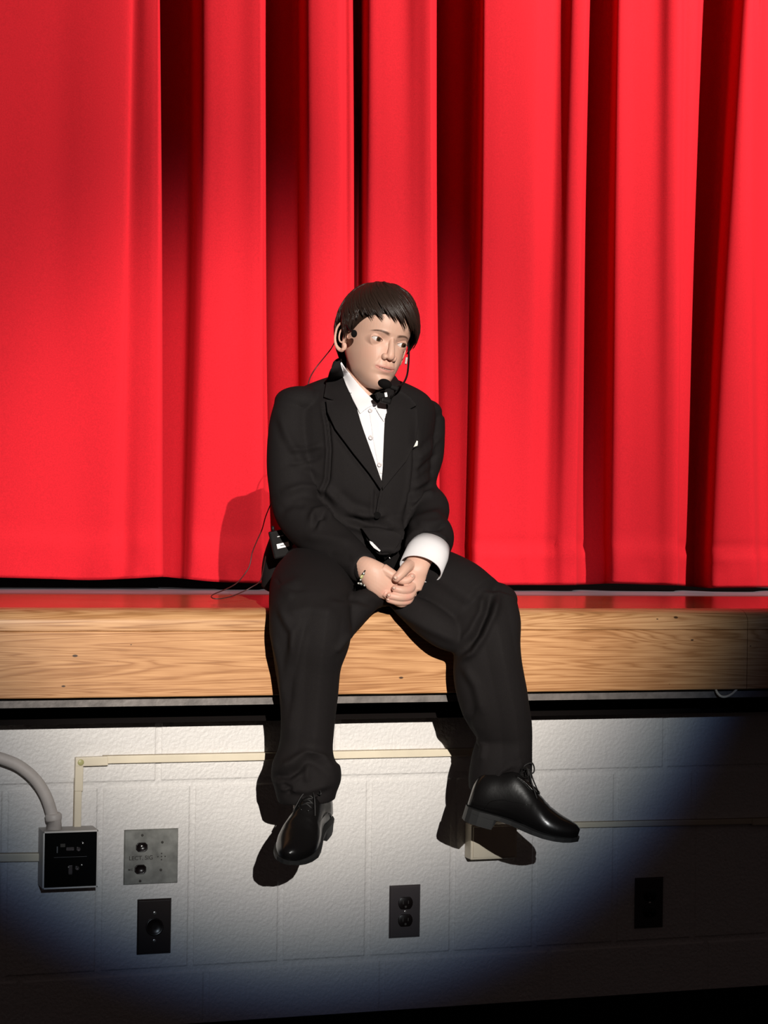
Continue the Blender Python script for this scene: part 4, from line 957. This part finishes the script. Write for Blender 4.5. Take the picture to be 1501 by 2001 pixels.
# jacket collar round the back of the neck
pts = [at(x_, y_, Y_) for x_, y_, Y_ in ((657, 736, -.015), (652, 720, -.005), (658, 708, .02), (690, 702, .055), (730, 708, .055), (762, 728, .025), (782, 752, -.02))]
P2, W2 = spline(pts, [.014, .016, .018, .019, .018, .016, .014], 5); rows = []
for k, p in enumerate(P2):
    t_ = (P2[min(k + 1, len(P2) - 1)] - P2[max(k - 1, 0)]).normalized(); sd = Vector((0, 0, 1)); nr = t_.cross(sd).normalized(); hh = float(W2[k])
    rows.append([p + sd * (hh * math.cos(q)) * 1.0 - sd * .010 + nr * (.0055 * math.sin(q)) for q in [2 * math.pi * j / 12 for j in range(12)]])
MB().rings(rows).build('collar', M['suit'], jacket)
# closing button, front edge, breast pocket
button(737, 1007, .0080, .003, M['suit_seam'], jacket)
patch('pocket_welt', [(795, 872), (818, 864), (820, 872), (797, 881)], .003, .002, M['suit'], jacket, [jbvh], relax=6)
patch('pocket_square', [(797, 871), (812, 866), (814, 861), (817, 862), (816, 871), (799, 877)], .0085, .0018, M['cotton_white'], boy, [jbvh], relax=6, label='white pocket square')
patch('front_edge', [(752, 945), (748, 965), (738, 1004), (734, 1004), (739, 975), (745, 948)], .004, .003, M['suit'], jacket, [jbvh], relax=8)
patch('front_flap', [(705, 1030), (735, 1036), (770, 1038), (786, 1046), (780, 1062), (768, 1080), (752, 1094), (745, 1078), (726, 1060)], .008, .004, M['suit'], jacket, [jbvh, tbvh], relax=14)
patch('shirt_tail', [(722, 1057), (727, 1059), (735, 1067), (744, 1076), (742, 1078), (731, 1071), (724, 1063)], .013, .0022, M['shirt'], shirt, [jbvh, tbvh], relax=14)
patch('shirt_tail', [(757, 1086), (759, 1085), (763, 1091), (762, 1092)], .013, .0022, M['shirt'], shirt, [jbvh, tbvh], relax=6)

# shirt cuff of his left arm: open band round the wrist
def open_tube(ctr, r_, ref, th, fl, n=36):
    P = [at(*c_) for c_ in ctr]; k = len(P); rows = []
    t_ = (P[-1] - P[0]).normalized(); u = Vector(ref); u = (u - t_ * u.dot(t_)).normalized(); w_ = t_.cross(u)
    for i, p in enumerate(P): rows.append([p + u * (r_[i] * math.cos(a)) + w_ * (r_[i] * fl * math.sin(a)) for a in [2 * math.pi * j / n for j in range(n)]])
    for i in range(k - 1, -1, -1): rows.append([P[i] + u * ((r_[i] - th) * math.cos(a)) + w_ * ((r_[i] - th) * fl * math.sin(a)) for a in [2 * math.pi * j / n for j in range(n)]])
    return MB().rings(rows, cap=False, closed=True)
open_tube([(842, 1066, -.222), (835, 1082, -.240), (822, 1112, -.262)], [.043, .047, .047], R_, .0022, .84).build('cuff', M['shirt'], shirt)
open_tube([(704, 1104, -.214), (713, 1111, -.228), (722, 1117, -.240)], [.030, .031, .030], F_ * -1, .002, .9).build('cuff', M['suit'], jacket)
# bracelets on his right wrist
m = MB(); gm = MB(); base = Vector(at(709, 1128, -.245)); br = MB()
cp = [at(x_, y_, Y_) for x_, y_, Y_ in ((716, 1112, -.258), (710, 1120, -.276), (706, 1129, -.282), (707, 1139, -.278), (715, 1147, -.266))]
br.tube(cp, .0016, n=8, sub=4)
brc = br.build('bracelet', M['black_plastic'], boy); brc['label'] = 'dark bracelet with silver charms'
for k, (x_, y_, r_) in enumerate(((711, 1121, 2.6), (707, 1127, 3.2), (705, 1133, 2.2), (701, 1140, 2.4), (706, 1141, 2.6), (712, 1144, 2.0))):
    q = at(x_, y_, -.288); MB().ellipsoid(q, (r_ * .0011, .0022, r_ * .0014), Matrix.Rotation(.6 * k, 3, 'Y'), 12, 8).build('charm', M['gold_green'] if k == 1 else M['bracelet'], brc)

# ---------------- shoes
def make_shoe(A, B, upv, Ls, label, bow):
    """A heel bottom, B toe tip"""
    fx = (B - A).normalized(); uz = (upv - fx * upv.dot(fx)).normalized(); sy = uz.cross(fx)
    def T(x_, y_, z_): return A + fx * (x_ * Ls) + sy * y_ + uz * z_
    X = [0, .02, .06, .13, .22, .32, .42, .52, .62, .72, .82, .90, .96, 1.0]
    Wd = [.014, .024, .030, .0325, .032, .031, .033, .038, .0425, .044, .0385, .030, .021, .009]
    Hh = [.050, .066, .078, .086, .092, .100, .092, .079, .064, .051, .042, .036, .029, .019]
    SP = [0, 0, 0, 0, .001, .003, .003, .001, 0, 0, .001, .003, .006, .009]
    def ringat(i, n=32):
        w_, h_ = Wd[i], Hh[i]; o_ = []
        for j in range(n):
            a = 2 * math.pi * j / n; c_, s_ = math.cos(a), math.sin(a)
            zz = h_ * .5 + h_ * .5 * math.copysign(abs(s_) ** (.75 if s_ > 0 else .35), s_)
            nar = 1 - .50 * max(0, zz / h_ - .25) ** 1.3 * (1.15 if X[i] < .55 else .8)
            o_.append((w_ * math.copysign(abs(c_) ** .75, c_) * nar, SP[i] + zz))
        return o_
    rows = []; idx = []
    raw = [[Vector((X[i], q[0], q[1])) for q in ringat(i)] for i in range(len(X))]
    fine = []
    for j in range(32):
        p, _ = spline([raw[i][j] for i in range(len(X))], [0.] * len(X), 4); fine.append(p)
    nr = len(fine[0])
    for k in range(nr):
        row = []
        for j in range(32):
            q = fine[j][k]; t_ = q.x; top_ = max(0, (q.z / .05) - .3)
            dz = -.0014 * math.exp(-((t_ - .70 + .5 * q.y ** 2 / .002 * .02) / .008) ** 2) * min(1, top_)       # toe cap seam
            dz += .0012 * (math.sin(t_ * 95 + q.y * 60) * math.exp(-((t_ - .60) / .05) ** 2)) * min(1, top_)      # walking creases
            row.append(T(q.x, q.y, q.z + dz))
        rows.append(row)
    up_ = MB().rings(rows).build('shoe', M['leather'], boy); up_['label'] = label
    # sole and heel
    def outline(g_, n0=0): return [(X[i], Wd[i] + g_) for i in range(len(X))]
    sm_ = MB()
    def slab(z0, z1, x_lo, x_hi, g_):
        L1 = [(x_, w_) for x_, w_ in outline(g_) if x_lo <= x_ <= x_hi]
        if x_hi < 1: L1.append((x_hi, np.interp(x_hi, X, Wd) + g_))
        e0 = [] if x_lo > 0 else [(-.014, .008)]
        e1 = [(1.016, .006)] if x_hi >= 1 else []
        L1 = e0 + L1 + e1; ring = [(x_, w_) for x_, w_ in L1] + [(x_, -w_) for x_, w_ in L1[::-1]]
        def sp(x_): return float(np.interp(x_, X, SP))
        sm_.rings([[T(x_, y_, z_ + sp(x_)) for x_, y_ in ring] for z_ in (z0, z1)])
    slab(-.006, .003, 0, 1, .0035); slab(-.028, -.005, 0, .27, .0025)
    s_ = sm_.build('sole', M['sole'], None, smooth=False); adopt(s_, up_)
    # quarter seam and throat facings
    st = MB()
    for sg in (-1, 1):
        st.tube([T(.16, sg * .0325, .012), T(.19, sg * .0325, .030), T(.28, sg * .0305, .042), T(.40, sg * .0300, .046), T(.52, sg * .031, .050)], .0008, n=6, sub=4)
        st.tube([T(.33, sg * .0135, .0965), T(.42, sg * .0140, .0905), T(.52, sg * .0150, .0785), T(.57, sg * .006, .0745)], .0016, n=6, sub=4)
    s2 = st.build('seam', M['leather'], None); adopt(s2, up_)
    lc = MB(); xs_ = [.35, .39, .43, .47, .51]
    for k, x_ in enumerate(xs_):
        z_ = float(np.interp(x_, X, Hh)) + .0012
        lc.tube([T(x_, -.0125, z_ - .005), T(x_ + .004, 0, z_ + .0020), T(x_ + .008, .0125, z_ - .005)], .0017, n=8, sub=3)
        if k: lc.tube([T(xs_[k - 1], .0125, float(np.interp(xs_[k - 1], X, Hh)) - .003), T(x_ - .01, 0, z_ + .003), T(x_, -.0125, z_ - .005)], .0015, n=8, sub=3)
    z_ = .101; L_ = [lambda: None]
    for sg, rz, fw in (((1, .026, .05), (-1, .020, .03)) if bow else ((1, .006, .03), (-1, .006, .02))):
        lc.tube([T(.36, 0, z_), T(.36 + fw * .3, sg * .010, z_ + rz * .7), T(.38 + fw, sg * .020, z_ + rz), T(.40 + fw * 1.3, sg * .024, z_ + rz * .35), T(.39 + fw * .5, sg * .014, z_ - .002), T(.36, 0, z_)], .0017, n=8, sub=5)
        lc.tube([T(.36, 0, z_), T(.42, sg * .006, z_ + (.014 if bow else .002)), T(.48, sg * .014, z_ - .006), T(.53, sg * .020, z_ - .022), T(.57, sg * .024, z_ - .034)], .0015, n=8, sub=5)
    l_ = lc.build('laces', M['lace'], None); adopt(l_, up_)
    return up_
A1 = at(914, 1574, -.275); B1 = at(1126, 1645, -.385)
make_shoe(A1, B1, Vector((.10, -.12, 1)), (B1 - A1).length, 'black leather lace-up shoe pointing sideways', True)
A2 = at(628, 1590, -.215); B2 = at(560, 1690, -.385)
make_shoe(A2, B2, (U_ * .55 - F_ * .80 - R_ * .10), (B2 - A2).length, 'black leather lace-up shoe pointing at the viewer', False)

# ---------------- headset microphone
hs = empty('headset_microphone', at(757, 752, -.17), 'black headset microphone with a foam capsule in front of the boy\'s chin', 'microphone')
MB().ellipsoid(at(752, 750, -.185), (.0155, .014, .0105), Matrix.Rotation(.25, 3, 'Y'), 22, 14).build('capsule', M['foam'], hs)
MB().box(at(768, 757, -.178), (.024, .012, .010), Matrix.Rotation(.3, 3, 'Y'), bev=.003).build('capsule_holder', M['matte_black'], hs, smooth=False)
MB().tube([at(x_, y_, Y_) for x_, y_, Y_ in ((797, 662, -.055), (799, 690, -.075), (798, 715, -.10), (795, 735, -.13), (787, 750, -.155), (774, 756, -.172))], .0022, n=10, sub=5).build('boom', M['black_plastic'], hs)
MB().tube([at(x_, y_, Y_) for x_, y_, Y_ in ((772, 760, -.172), (770, 770, -.165), (763, 778, -.150), (750, 776, -.142))], .0022, n=10, sub=5).build('cable', M['black_plastic'], hs)
MB().box(at(744, 772, -.150), (.022, .010, .016), Matrix.Rotation(-.35, 3, 'Y'), bev=.003).build('clip', M['matte_black'], hs, smooth=False)
MB().box(at(754, 771, -.158), (.006, .004, .011), Matrix.Rotation(-.2, 3, 'Y'), bev=.001).build('clip_highlight', M['label_white'], hs, smooth=False)  # white block standing in for the highlight on the clip
MB().box(at(754, 783, -.148), (.024, .012, .013), Matrix.Rotation(.2, 3, 'Y'), bev=.004).build('clip_body', M['matte_black'], hs, smooth=False)
MB().tube([at(795, 699, -.095), at(794, 705, -.098), at(793, 711, -.102)], .0026, n=10, sub=4).build('skin_tape', M['clear_tape'], hs)
MB().ellipsoid(at(692, 652, -.125), (.0068, .006, .0085), None, 18, 12).build('ear_pad', M['foam'], hs)
MB().tube([at(x_, y_, Y_) for x_, y_, Y_ in ((692, 650, -.122), (684, 645, -.105), (678, 636, -.085), (668, 632, -.05), (660, 640, -.02), (657, 660, -.005))], .0020, n=8, sub=5).build('ear_hook', M['black_plastic'], hs)
# cable of the headset and the belt pack
o = MB().tube([at(x_, y_, Y_) for x_, y_, Y_ in ((657, 662, -.005), (648, 680, .03), (634, 698, .05), (618, 718, .06), (607, 736, .055), (602, 752, .05))], .0013, n=8, sub=5).build('microphone_cable', M['cable'])
tag(o, 'thin dark microphone cable running from the ear over the shoulder', 'cable')
o = MB().tube([at(x_, y_, Y_) for x_, y_, Y_ in ((536, 968, .09), (529, 985, .12), (519, 1010, .15), (512, 1035, .17), (503, 1055, .18), (493, 1080, .19), (488, 1105, .19), (478, 1122, .19), (462, 1140, .18), (440, 1152, .165), (420, 1160, .145), (413, 1165, .13), (416, 1169, .115), (428, 1170, .11), (450, 1166, .12), (475, 1156, .14), (492, 1147, .14), (508, 1136, .13), (514, 1115, .12), (520, 1085, .10))], .0013, n=8, sub=5).build('microphone_cable', M['cable'])
tag(o, 'thin dark cable looping from the belt pack down to the stage floor', 'cable')
c0 = at(549, 1062, .005)
rotp = Matrix.Rotation(math.radians(-14), 3, 'Y') @ Matrix.Rotation(math.radians(-12), 3, 'Z')
bp = empty('belt_pack', c0, 'black wireless belt pack with a white label at the boy\'s hip', 'transmitter')
def Q(x_, y_, z_): return c0 + rotp @ Vector((x_, y_, z_))
MB().box(Q(0, 0, 0), (.044, .020, .062), rotp, bev=.004).build('case', M['matte_black'], bp, smooth=False)
MB().box(Q(.003, -.0105, -.004), (.027, .0012, .0105), rotp).build('label', M['label_white'], bp, smooth=False)
MB().box(Q(.003, -.0113, -.004), (.012, .0006, .0016), rotp).build('label_print', M['grey_ink'], bp, smooth=False)
MB().box(Q(.002, -.0105, .017), (.014, .0012, .0016), rotp).build('display_line', M['label_white'], bp, smooth=False)
MB().tube([Q(-.010, 0, .028), Q(-.010, 0, .036), Q(-.009, 0, .042)], .0035, n=10).build('connector', M['black_plastic'], bp)
